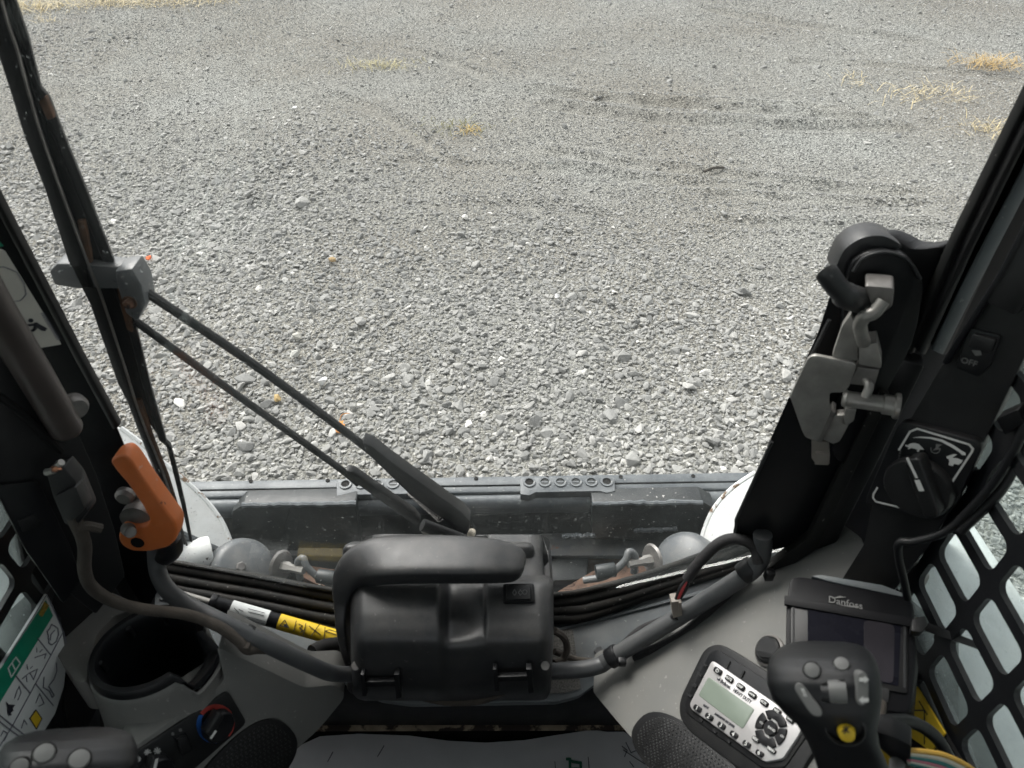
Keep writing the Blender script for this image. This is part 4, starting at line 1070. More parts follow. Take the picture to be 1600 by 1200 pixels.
def floor_mat():
    root = thing('paper_mat', 'white paper floor mat with green print in the foot well', 'floor mat', (-.06, .4, .385))
    z = .388
    edge = [(430, 1182), (500, 1150), (560, 1146), (640, 1149), (700, 1157), (760, 1160), (820, 1156), (870, 1148), (925, 1140), (948, 1143), (975, 1143), (1010, 1165), (1060, 1230), (1080, 1320), (380, 1320)]
    pts = [onZ(x, y, z) for x, y in edge]
    lo_x, hi_x = min(p.x for p in pts), max(p.x for p in pts)
    MB().prism(pts, (0, 0, -.004)).build('sheet', M['paper'], root, .001)
    pl = PL((0, .4, z), (0, 0, 1))
    ptext('lettering', pl, 'ДИЛЕР', 897, 1184, 899, 1260, 19, M['greenprint'], root, .002, align='LEFT', bold=.0012)
    strokes('print_line', pl, [[(867, 1190), (870, 1230)], [(919, 1183), (923, 1230)], [(974, 1172), (1008, 1194)]], .0012, .002, M['blackink'], root)
    strokes('scuff', pl, [[(972, 1166), (980, 1172), (976, 1182)], [(978, 1160), (986, 1176), (996, 1172)], [(984, 1190), (990, 1198)], [(600, 1165), (590, 1182)], [(520, 1175), (512, 1190)]], .0016, .0018, M['greyink'], root)
floor_mat()
# ================================================================== console fittings
def cup():
    root = thing('cup_holder', 'deep black cup holder with a notched rim in the grey left console', 'cup holder', D(240, 1080, .84))
    c = CUP_C; ax = CUP_AX; k = .0622
    X = Vector((1, .25, 0)); X = (X - ax * X.dot(ax)).normalized(); Yv = ax.cross(X)
    # notched insert: rim, wall and floor, the notch dips at the right
    n = 72; vs = []; fs = []
    def dip(t):                       # how far the rim drops at the handle notch
        d = abs((t - (-.42) + math.pi) % (2 * math.pi) - math.pi)
        return 0 if d > .50 else (.026 if d < .36 else .026 * (.50 - d) / .14)
    def out(t):
        d = abs((t - (-.42) + math.pi) % (2 * math.pi) - math.pi)
        return 0 if d > .50 else (.014 if d < .36 else .014 * (.50 - d) / .14)
    def revolve(name, rings, m_):
        vs = []; fs = []
        for (r, h, w, ow) in rings:
            for j in range(n):
                t = 2 * math.pi * j / n; rr = k * r + out(t) * ow
                vs.append(c + ax * (h - dip(t) * w) + X * math.cos(t) * rr + Yv * math.sin(t) * rr)
        for i in range(len(rings) - 1):
            for j in range(n): fs.append((i * n + j, i * n + (j + 1) % n, (i + 1) * n + (j + 1) % n, (i + 1) * n + j))
        return MB().add(vs, fs).build(name, m_, root, sharp=50)
    # grey boss that flares into the console, then the black insert
    revolve('boss', [(1.00, -.006, 1, 1), (1.04, -.008, 1, 1), (1.07, -.014, .8, .9), (1.075, -.024, .5, .7), (1.10, -.045, .1, .4), (1.15, -.075, 0, .15), (1.22, -.105, 0, 0), (1.28, -.14, 0, 0)], M['grey'])
    rings = [(1.03, -.012, .2, 1), (1.035, 0.0, 1, 1), (1.0, .004, 1, 1), (.90, .004, 1, .8), (.855, -.001, 1, .5), (.85, -.02, .6, .2), (.82, -.06, 0, 0), (.76, -.105, 0, 0), (.40, -.108, 0, 0), (.02, -.108, 0, 0)]
    for (r, h, w, ow) in rings:
        for j in range(n):
            t = 2 * math.pi * j / n
            rr = k * r + out(t) * ow
            vs.append(c + ax * (h - dip(t) * w) + X * math.cos(t) * rr + Yv * math.sin(t) * rr)
    for i in range(len(rings) - 1):
        for j in range(n): fs.append((i * n + j, i * n + (j + 1) % n, (i + 1) * n + (j + 1) % n, (i + 1) * n + j))
    MB().add(vs, fs).build('insert', M['black2'], root, sharp=50)
    for t in (2.2, 3.2, 1.4):
        p = c + ax * -.012 + X * math.cos(t) * k * .845 + Yv * math.sin(t) * k * .845
        MB().box(p, (.006, .006, .02)).build('cup_rib', M['black'], root, .001)
cup()

def heater():
    root = thing('heater_panel', 'black heater control panel with red and blue dial on the left console', 'control panel', FLC.at(300, 1150))
    pl = FLC
    p = plate('panel', pl, [(357, 1079), (387, 1130), (290, 1215), (262, 1250), (160, 1250), (168, 1206)], -.004, .004, M['black'], root, .008, .002)
    # temperature dial: coloured arcs, knob and pointer
    cx, cy = 337, 1131
    def arc(name, a0, a1, mm):
        m = MB(); pts = [(cx + 26 * math.cos(R(a)), cy + 26.5 * math.sin(R(a))) for a in np.linspace(a0, a1, 14)]
        m.ribbon(pl, pts, .0058, .0046); return m.build(name, M[mm], root, smooth=False)
    arc('red_arc', -80, -22, 'red'); arc('red_arc', -18, 38, 'red'); arc('thin_red_arc', -140, -84, 'red')
    arc('blue_arc', 172, 128, 'blue'); arc('blue_arc', 122, 88, 'blue'); arc('blue_arc', 205, 176, 'blue')
    q = pl.at(cx, cy, .004); 
    MB().lathe([(.0185, 0), (.0185, .010), (.0165, .013)], q, pl.n, 36).build('dial', M['black2'], root)
    kn = MB().prism([pl.at(x, y, .024) for x, y in ((322, 1146), (332, 1154), (352, 1120), (343, 1113))], -pl.n * .016).build('knob', M['black'], root, .003, 3)
    m = MB(); m.ribbon(pl, [(330, 1153), (337, 1143)], .0032, .0248); m.build('pointer', M['ink'], kn, smooth=False)
    # rocker and its lamps
    rk = plate('switch_bezel', pl, [(272, 1152), (292, 1145), (303, 1172), (284, 1183)], 0, .006, M['black2'], root, .002, .001)
    plate('rocker', pl, [(277, 1155), (291, 1150), (299, 1170), (285, 1178)], .004, .009, M['black'], rk, .001, .001)
    def flake(x, y, r): return [[(x - r, y), (x + r, y)], [(x, y - r), (x, y + r)], [(x - r * .7, y - r * .7), (x + r * .7, y + r * .7)], [(x - r * .7, y + r * .7), (x + r * .7, y - r * .7)]]
    strokes('icon', pl, flake(270, 1147, 2.5) + flake(282, 1141, 3), .0006, .0047, M['button'], root)
    fan = []
    for (x, y, r) in ((216, 1186, 4), (231, 1176, 5), (246, 1174, 5.5)): fan += flake(x, y, r)
    strokes('fan_icon', pl, fan, .0012, .0047, M['ink'], root)
    q = pl.at(240, 1204, .004)
    MB().lathe([(.019, 0), (.019, .010), (.017, .013)], q, pl.n, 36).build('dial', M['black2'], root)
    k2 = MB().prism([pl.at(x, y, .024) for x, y in ((232, 1222), (240, 1226), (250, 1188), (241, 1184))], -pl.n * .016).build('knob', M['black'], root, .003, 3)
    m = MB(); m.ribbon(pl, [(242, 1200), (245, 1187)], .0032, .0248); m.build('pointer', M['ink'], k2, smooth=False)
heater()

def speaker(pl, cx, cy, ax, ay, ang, label):
    root = thing('speaker_grille', label, 'speaker', pl.at(cx, cy), 'console speakers')
    def ell(s): 
        o = []
        for k in range(40):
            t = 2 * math.pi * k / 40; c_, s_ = math.cos(t), math.sin(t)
            e = 2 / 2.6; u = math.copysign(abs(c_) ** e, c_) * ax * s; v = math.copysign(abs(s_) ** e, s_) * ay * s
            o.append((cx + u * math.cos(ang) - v * math.sin(ang), cy + u * math.sin(ang) + v * math.cos(ang)))
        return o
    plate('rim', pl, ell(1.0), -.004, .0035, M['black'], root, 0, .0012)
    plate('mesh', pl, ell(.90), .002, .0042, M['grille'], root, 0, .0006)
    # perforations
    m = MB()
    ca, sa = math.cos(ang), math.sin(ang)
    for i in range(-14, 15):
        for j in range(-7, 8):
            u, v = (i + .5 * (j % 2)) * 7.0, j * 6.2
            if abs(u / (ax * .84)) ** 2.6 + abs(v / (ay * .84)) ** 2.6 > 1: continue
            p = pl.at(cx + u * ca - v * sa, cy + u * sa + v * ca, .0045)
            if (p - CAM).length > 2: continue
            m.lathe([(.0013, 0), (.0009, .0005)], p, pl.n, 6)
    o = m.build('perforation', M['soft'], root, smooth=False); o['kind'] = 'stuff'
speaker(FRC, 1078, 1196, 108, 48, R(41), 'oval black speaker grille below the radio')
speaker(FLC, 384, 1204, 96, 48, R(-44), 'oval black speaker grille beside the heater panel')

def radio():
    root = thing('radio', 'silver heavy duty radio with grey display and black buttons in the right console', 'radio', FRC.at(1150, 1110))
    pl = FRC
    Z = lambda x, y: (1050 + x / 4, 980 + y / 4)        # from a four-times enlargement
    plate('surround', pl, [(1100, 1012), (1122, 1004), (1150, 1018), (1262, 1090), (1292, 1140), (1232, 1236), (1205, 1240), (1075, 1142), (1060, 1120), (1061, 1092)], -.004, .006, M['black'], root, .012, .003)
    plate('well', pl, [Z(240, 150), Z(290, 140), Z(860, 500), Z(880, 620), Z(700, 880), Z(560, 880), Z(90, 540), Z(75, 470)], .004, .008, M['black2'], root, .006, .0015)
    for x, y, x2, y2 in ((355, 215, 340, 250), (445, 275, 430, 308), (195, 230, 215, 245), (165, 290, 182, 305), (132, 358, 150, 370), (100, 420, 118, 432), (175, 570, 185, 585), (260, 640, 270, 655), (350, 705, 358, 718)):
        m = MB(); m.ribbon(pl, [Z(x, y), Z(x2, y2)], .003, .0100, .003); m.build('clip_tab', M['black'], root)
    fp = plate('faceplate', pl, [Z(245, 212), Z(262, 212), Z(810, 590), Z(800, 660), Z(690, 822), Z(578, 842), Z(118, 512), Z(108, 480)], .006, .0125, M['silver'], root, .004, .0015)
    plate('display', pl, [Z(228, 308), Z(515, 512), Z(440, 636), Z(163, 424)], .010, .0134, M['lcd'], root, .003, .0008)
    H = .0126
    def btn(x, y, w, h, s, hh=15, mm='black2'):
        dx, dy = .81, .58
        pts = [Z(x + u * w * dx - v * h * dy * .8, y + u * w * dy + v * h * dx) for u, v in ((-1, -1), (1, -1), (1, 1), (-1, 1))]
        b = plate('button', pl, pts, H - .002, H + .003, M['black2'], root, .003, .001)
        if s: 
            a = Z(x, y); c_ = Z(x + dx * 20, y + dy * 20)
            ptext('lettering', pl, s, a[0], a[1], c_[0], c_[1], hh / 4 * 1.1, M['ink'], b, H + .0034, bold=.0001)
    for (x, y), s in zip(((282, 270), (353, 320), (425, 370), (498, 420), (572, 470), (652, 522), (734, 574)), ('', 'MUTE', 'DISP', 'AM/FM', 'AUX', 'WX', 'TIMER')):
        btn(x, y, 27, 19, s, 15 if len(s) < 5 else 11)
    strokes('power_icon', pl, [[Z(282 + 9 * math.cos(a), 271 + 10 * math.sin(a)) for a in np.linspace(-1.0, 4.2, 9)], [Z(284, 256), Z(281, 268)]], .0008, H + .0035, M['ink'], root)
    for (x, y), s in zip(((155, 505), (228, 557), (305, 612), (382, 668), (462, 728), (543, 785)), '123456'): btn(x, y, 26, 19, s, 26)
    btn(520, 698, 26, 17, 'SEEK', 14); btn(618, 765, 28, 17, 'MENU', 14)
    # steering ring of five keys
    c = Z(622, 636)
    q = pl.at(*c, H)
    def seg(a0, a1, r0, r1):
        U = (pl.at(c[0] + 10, c[1] + 7.2, H) - q).normalized(); Vv = pl.n.cross(U)
        pts = [q + U * math.cos(R(a)) * r1 + Vv * math.sin(R(a)) * r1 for a in np.linspace(a0, a1, 9)] + [q + U * math.cos(R(a)) * r0 + Vv * math.sin(R(a)) * r0 for a in np.linspace(a1, a0, 7)]
        return MB().prism([p + pl.n * .003 for p in pts], -pl.n * .005).build('key', M['black2'], root, .0008)
    for a, s, off in ((90, 'VOL+', (-2, -62)), (270, 'VOL-', (-22, 52)), (180, 'CH', (-64, -36)), (0, 'CH', (66, 46))):
        w = 52 if a in (90, 270) else 30
        seg(a - w, a + w, .0105, .0205)
    for (x, y, s) in ((640, 588, 'VOL+'), (598, 684, 'VOL-'), (558, 598, 'CH'), (688, 682, 'CH')):
        a = Z(x, y); b = Z(x + 20, y + 14); ptext('lettering', pl, s, a[0], a[1], b[0], b[1], 3.6, M['ink'], root, H + .0034)
    MB().lathe([(.0085, -.001), (.0085, .003), (.0075, .004)], q, pl.n, 26).build('key', M['black2'], root)
    a = Z(622, 636); b = Z(642, 650); ptext('lettering', pl, 'BAND', a[0], a[1], b[0], b[1], 4, M['ink'], root, H + .0044)
    # printed names
    def lab(s, x, y, x1, y1, px, sx=1.0, bold=.0002): 
        a = Z(x, y); b = Z(x1, y1); ptext('lettering', pl, s, a[0], a[1], b[0], b[1], px, M['blackink'], root, .0127, sx, bold=bold)
    lab('Bobcat.', 336, 358, 372, 384, 5.6); lab('HEAVY DUTY', 438, 430, 474, 456, 5.6, .85)
    blobs('cat_emblem', pl, [[Z(280, 310), Z(286, 322), Z(296, 322), Z(302, 316), Z(300, 332), Z(290, 336), Z(282, 328)]], .0129, M['blackink'], root)
    lab('AM/FM/WB RECEIVER', 328, 582, 364, 607, 3.8, .9); lab('MAX', 212, 497, 232, 511, 4.0)
radio()

def socket():
    root = thing('power_socket', 'small round capped power socket beside the radio', 'socket', FRC.at(1205, 1020))
    q = FRC.at(1204, 1018, 0)
    MB().lathe([(.020, -.004), (.020, .004), (.0175, .006), (.0165, .003), (.0165, .002)], q, FRC.n, 32).build('ring', M['steeldark'], root)
    MB().lathe([(.0165, 0), (.0165, .008), (.014, .010)], q, FRC.n, 28).build('cap', M['black'], root)
    plate('tab', FRC, [(1182, 1016), (1212, 1018), (1222, 1030), (1186, 1026)], .008, .013, M['black'], root, .002, .001)
socket()

def display():
    root = thing('display_terminal', 'dark flat display terminal strapped beside the radio', 'display', D(1330, 1110, .76))
    pl = PL3((1233, 905, .80), (1425, 938, .765), (1228, 1090, .715))
    plate('case', pl, [(1234, 903), (1250, 900), (1412, 926), (1427, 940), (1431, 1030), (1424, 1108), (1410, 1115), (1330, 1100), (1226, 1080), (1228, 940)], -.035, 0, M['dispcase'], root, .006, .003, skew=(.012, 0, 0))
    plate('lit_top_edge', pl, [(1268, 900), (1282, 898), (1378, 914), (1412, 927), (1410, 932), (1300, 909)], -.02, .0015, M['sill'], root, .001, .0008)  # lighter grey than the case: light on the top edge is painted in
    plate('bezel', pl, [(1236, 944), (1419, 972), (1418, 1084), (1236, 1052)], 0, .0025, M['black2'], root, .003, .001)
    plate('screen', pl, [(1262, 950), (1408, 973), (1404, 1072), (1262, 1042)], .002, .0032, M['screen'], root, .001)
    plate('lit_panel', pl, [(1350, 968), (1398, 976), (1396, 1068), (1350, 1060)], .003, .0036, M['screenlit'], root, .006)
    for x, y1 in ((1240, 944), (1414, 974)): 
        m = MB(); m.ribbon(pl, [(x, y1), (x - 1, y1 + 100)], .002, .0036); m.build('guide_line', M['soft'], root)
    # strap: a long cable tie round the case, tail pointing to the window
    st = plate('strap', pl, [(1226, 930), (1440, 968), (1440, 982), (1226, 944)], .001, .005, M['dispcase'], root, .001, .001)
    plate('strap_lock', pl, [(1426, 966), (1446, 962), (1450, 976), (1440, 988), (1424, 986)], .002, .013, M['black'], root, .002, .001)
    MB().prism([D(1444, 975, .755), D(1534, 1010, .70), D(1532, 1017, .70), D(1442, 986, .755)], (0, .003, .002)).build('strap_tail', M['black'], root, .0008)
    ptext('lettering', pl, 'Danfoss', 1321, 942, 1345, 947, 12, M['button'], root, .0012, .95)
    blobs('logo_swash', pl, [[(1299, 935), (1312, 931), (1322, 933), (1312, 934)], [(1304, 945), (1342, 947), (1342, 949), (1308, 948)]], .0012, M['button'], root)
    plate('lower_flap', pl, [(1340, 1068), (1390, 1076), (1388, 1098), (1340, 1090)], 0, .0025, M['black'], root, .001, .0008)
display()

# ------------------------------------------------------------------ joysticks
def loft(secs, n=36, ex=2.6, tilt=0.0):
    """secs: (x, y, depth, half width px, half thickness m, lean) from the top down"""
    vs = []; fs = []; m = len(secs)
    for (x, y, d, w, t) in secs:
        o = D(x, y, d); Nn = (CAM - o).normalized(); Rr = (RGT * math.cos(tilt) - UPV * math.sin(tilt)); Rr = (Rr - Nn * Rr.dot(Nn)).normalized()
        wm = w * d / FPX
        for j in range(n):
            a = 2 * math.pi * j / n; c_, s_ = math.cos(a), math.sin(a); e = 2 / ex
            vs.append(o + Rr * math.copysign(abs(c_) ** e, c_) * wm + Nn * math.copysign(abs(s_) ** e, s_) * t)
    fs = [(i * n + j, i * n + (j + 1) % n, (i + 1) * n + (j + 1) % n, (i + 1) * n + j) for i in range(m - 1) for j in range(n)]
    fs += [tuple(range(n - 1, -1, -1)), tuple((m - 1) * n + j for j in range(n))]
    return MB().add(vs, fs)
class Surf:
    """the skin of a grip, so that its buttons sit on it"""
    def __init__(s, mb): s.t = BVHTree.FromPolygons([tuple(v) for v in mb.v], mb.f)
    def plane(s, x, y):
        h = s.t.ray_cast(CAM, ray(x, y).normalized())
        n = h[1] if (CAM - h[0]).dot(h[1]) > 0 else -h[1]
        return PL(h[0], n * .6 + (CAM - h[0]).normalized() * .4)
def joy_right():
    root = thing('joystick', 'right hand black joystick with grey buttons and a yellow horn button', 'joystick', D(1330, 1330, .62), 'control joysticks')
    secs = [(1297, 1002, .535, 20, .006), (1293, 1004, .532, 40, .011), (1289, 1009, .528, 57, .016), (1286, 1018, .522, 68, .020), (1284, 1030, .515, 76, .023), (1284, 1048, .508, 81, .025), (1286, 1072, .502, 82, .026), (1290, 1097, .50, 78, .026),
            (1298, 1118, .50, 68, .026), (1307, 1136, .502, 57, .026), (1317, 1162, .51, 51, .026), (1327, 1185, .52, 51, .025), (1337, 1215, .535, 52, .025), (1350, 1260, .56, 53, .025), (1364, 1330, .60, 54, .025)]
    dense = []
    for a, b in zip(secs[:-1], secs[1:]):
        for k in range(3):
            t = k / 3; dense.append(tuple(a[i] + (b[i] - a[i]) * t for i in range(5)))
    dense.append(secs[-1])
    mb = loft(dense, 48, 3.0, .04); S = Surf(mb)
    mb.build('grip', M['soft'], root, sharp=80)
    def rnd(name, x, y, px, mm, h=.0025):
        pl = S.plane(x, y); s = px * (pl.p - CAM).dot(FWD) / FPX
        MB().lathe([(s * 1.18, -.004), (s * 1.18, .0003), (s * 1.02, .0003)], pl.p, pl.n, 28).build(name + '_collar', M['blackmatt'], root)
        return MB().lathe([(s, -.01), (s, h * .4), (s * .9, h), (s * .3, h + .0006)], pl.p, pl.n, 28).build(name, M[mm], root), pl
    rnd('button', 1269, 1048, 12.0, 'button'); rnd('button', 1315, 1039, 11.5, 'button')
    pl = S.plane(1263, 1094)
    b1 = plate('rocker_button', pl, [(1243, 1068), (1252, 1067), (1285, 1110), (1285, 1119), (1276, 1121), (1266, 1116), (1241, 1078)], -.008, .0028, M['button'], root, .004, .0012, 3)
    strokes('icon', pl, [[(1252, 1076), (1257, 1088)], [(1255, 1076), (1260, 1088)], [(1252, 1076), (1256, 1079)]], .0006, .0034, M['ink'], b1)
    pl = S.plane(1348, 1076)
    b2 = plate('rocker_button', pl, [(1341, 1050), (1351, 1049), (1358, 1058), (1358, 1096), (1350, 1104), (1342, 1102), (1338, 1095), (1338, 1056)], -.008, .0028, M['button'], root, .004, .0012, 3)
    def arrow(x, y, s): return [(x - 7 * s, y - 3), (x + 1 * s, y - 3), (x + 1 * s, y - 6), (x + 8 * s, y), (x + 1 * s, y + 6), (x + 1 * s, y + 3), (x - 7 * s, y + 3)]
    blobs('icon', pl, [arrow(1350, 1062, 1)], .0034, M['ink'], b2); blobs('icon', pl, [arrow(1350, 1094, -1)], .0034, M['ink'], b2)
    pl = S.plane(1306, 1082)
    plate('wheel_slot', pl, [(1283, 1068), (1320, 1062), (1326, 1090), (1318, 1096), (1290, 1100)], -.006, .0008, M['blackmatt'], root, .002, .0005)
    MB().lathe([(.0070, -.0055), (.0075, 0), (.0070, .0055)], pl.at(1309, 1082, .002) - pl.n * .003, pl.u, 20).build('thumb_wheel', M['button'], root)
    MB().lathe([(.0055, -.004), (.0058, 0), (.0055, .004)], pl.at(1293, 1084, .001) - pl.n * .003, pl.u, 18).build('thumb_wheel', M['soft'], root)
    pl = S.plane(1321, 1140); s = 31 * (pl.p - CAM).dot(FWD) / FPX
    MB().lathe([(s * .80, -.001), (s * .88, .0006), (s * .96, .0004), (s * 1.04, -.005)], pl.p, pl.n, 36, caps=False).build('button_ring', M['soft'], root)
    hb, pl = rnd('horn_button', 1322, 1140, 13, 'yellow', .006)
    strokes('icon', pl, [[(1318, 1136), (1326, 1145)], [(1326, 1136), (1319, 1146)], [(1322, 1134), (1322, 1138)], [(1316, 1143), (1320, 1140)]], .0007, .0070, M['blackink'], hb)
joy_right()
def joy_left():
    root = thing('joystick', 'left hand black joystick head with grey buttons at the lower left corner', 'joystick', D(90, 1330, .62), 'control joysticks')
    secs = [(118, 1137, .54, 22, .008), (116, 1139, .535, 50, .015), (114, 1145, .53, 72, .021), (112, 1156, .522, 86, .026), (110, 1172, .515, 94, .029), (108, 1195, .508, 97, .030), (104, 1225, .503, 92, .030), (96, 1260, .505, 78, .028), (86, 1300, .53, 62, .026), (80, 1350, .57, 56, .026)]
    dense = []
    for a, b in zip(secs[:-1], secs[1:]):
        for k in range(4):
            t = k / 4; dense.append(tuple(a[i] + (b[i] - a[i]) * t for i in range(5)))
    dense.append(secs[-1])
    mb = loft(dense, 48, 2.8, -.05); S = Surf(mb)
    mb.build('grip', M['soft'], root, sharp=80)
    for x, y, px in ((69, 1178, 15), (124, 1187, 15), (31, 1199, 13), (160, 1216, 13)):
        pl = S.plane(x, y); s = px * (pl.p - CAM).dot(FWD) / FPX
        MB().lathe([(s * 1.18, -.004), (s * 1.18, .0003), (s * 1.02, .0003)], pl.p, pl.n, 28).build('button_collar', M['blackmatt'], root)
        MB().lathe([(s, -.01), (s, .001), (s * .9, .0025), (s * .3, .0031)], pl.p, pl.n, 28).build('button', M['button'], root)
joy_left()
# ================================================================== right post: latch, dial, switches; left post: decals, bar
def latch():
    root = thing('door_latch', 'zinc door latch with roller bolt on a black cover at the right post', 'door latch', D(1310, 700, .80))
    pb = PL((.345, .575, 1.3), (-.12, -1, .10))
    cov = [(1143, 834), (1147, 815), (1196, 700), (1240, 600), (1276, 520), (1302, 440), (1308, 412), (1320, 390), (1338, 376), (1358, 369), (1380, 369), (1400, 378), (1418, 388), (1440, 389), (1474, 384), (1478, 420), (1420, 560), (1330, 720), (1262, 850), (1196, 862), (1160, 850)]
    plate('cover', pb, cov, -.030, -.012, M['black2'], root, .006, .003, 2, 4, (.022, 0, 0))
    # raised tongue with the rounded head
    ton = [(1328, 420), (1342, 402), (1366, 392), (1396, 393), (1424, 408), (1440, 436), (1440, 470), (1424, 540), (1370, 640), (1330, 720), (1300, 700), (1320, 600), (1318, 480)]
    plate('tongue', pb, arc_px(ton), -.012, .004, M['black2'], root, 0, .0015)
    cap = [(1304, 428), (1310, 408), (1320, 390), (1338, 376), (1358, 369), (1380, 369), (1398, 376), (1410, 386), (1398, 390), (1380, 388), (1360, 391), (1342, 400), (1328, 415), (1318, 436)]
    plate('head_cap', pb, arc_px(cap), -.036, -.004, M['sheen'], root, 0, .0012)
    m = MB().tube(smooth_path([pb.at(1333, 424, .005), pb.at(1350, 402, .005), pb.at(1384, 394, .005), pb.at(1418, 406, .005), pb.at(1438, 436, .005)], 6), .0018, 8); m.build('rolled_rim', M['sheen'], root)
    m = MB().tube([pb.at(1296, 500, -.004), pb.at(1236, 622, -.004)], .0022, 8); m.build('cover_rim', M['sheen'], root)
    m = MB().tube([pb.at(1206, 690, -.010), pb.at(1150, 812, -.010), pb.at(1150, 832, -.010), pb.at(1168, 842, -.010)], .0022, 8); m.build('cover_rim', M['sheen'], root)
    # rubber knob
    kp = [D(1293, 428, .655), D(1306, 446, .66), D(1322, 462, .668), D(1340, 468, .68), D(1364, 478, .70)]
    MB().tube(smooth_path([D(1290, 424, .655)] + kp, 5), [.006] * 2 + [.0105] * 12 + [.0125] * 12, 16).build('knob', M['sheen'], root)
    # zinc levers
    pf = PL3((1250, 560, .738), (1340, 580, .722), (1290, 690, .785))
    steel, sd = M['steel'], M['steeldark']
    plate('flat_lever', pf, [(1234, 620), (1262, 560), (1272, 555), (1338, 568), (1336, 580), (1326, 606), (1318, 614), (1296, 614), (1296, 632), (1300, 640), (1282, 686), (1276, 690), (1258, 684), (1254, 676)], -.003, .002, steel, root, .004, .0012)
    plate('lever_flange', pf, [(1300, 642), (1306, 646), (1284, 692), (1276, 690)], -.016, .002, sd, root, .001, .0008)
    plate('hook_link', pf, [(1350, 446), (1398, 450), (1394, 480), (1378, 490), (1364, 484)], -.02, .006, sd, root, .004, .002)
    MB().tube(smooth_path([pf.at(1380, 470, .006), pf.at(1366, 488, .012), pf.at(1352, 494, .014), pf.at(1344, 506, .012), pf.at(1346, 522, .006), pf.at(1350, 536, .0)], 6), .0065, 12).build('hook', steel, root)
    plate('link_plate', pf, [(1316, 510), (1330, 490), (1340, 524), (1340, 564), (1300, 560), (1302, 552)], -.012, -.002, steel, root, .002, .001)
    plate('keeper', pf, [(1342, 540), (1370, 536), (1378, 568), (1376, 576), (1342, 570)], -.02, .004, steel, root, .001, .0015)
    plate('keeper', pf, [(1340, 574), (1374, 578), (1366, 604), (1328, 600)], -.014, .002, sd, root, .001, .001)
    # roller bolt
    a, b = D(1316, 622, .742), D(1412, 636, .722)
    d_ = b - a
    MB().tube([a, a + d_ * .06, a + d_ * .08, a + d_ * .66, a + d_ * .67, a + d_ * .84, a + d_ * .85, a + d_ * .93], [.0075, .0095, .0085, .0085, .0105, .0105, .0135, .0135], 20).build('roller_bolt', steel, root, .0006)
    MB().tube(smooth_path([D(1352, 592, .725), D(1358, 604, .718), D(1352, 620, .722)], 4), .0045, 10).build('pawl', steel, root)
    plate('pawl_plate', pf, [(1322, 638), (1338, 640), (1334, 658), (1322, 666), (1318, 654)], -.01, .003, steel, root, .002, .001)
    plate('lower_bracket', pf, [(1300, 650), (1320, 648), (1316, 662), (1326, 664), (1312, 690), (1302, 694), (1284, 686)], -.012, -.001, steel, root, .002, .001)
    plate('rod_end', pf, [(1268, 688), (1294, 692), (1296, 726), (1274, 724), (1268, 716)], -.012, .001, mat('tan_rod', (.24, .22, .195), .45, metal=.4), root, .001, .0012)
    plate('rod_tip', pf, [(1274, 708), (1295, 710), (1294, 727), (1273, 726)], -.010, .005, mat('tan_tip', (.20, .18, .16), .5), root, .0006, .0008)
latch()

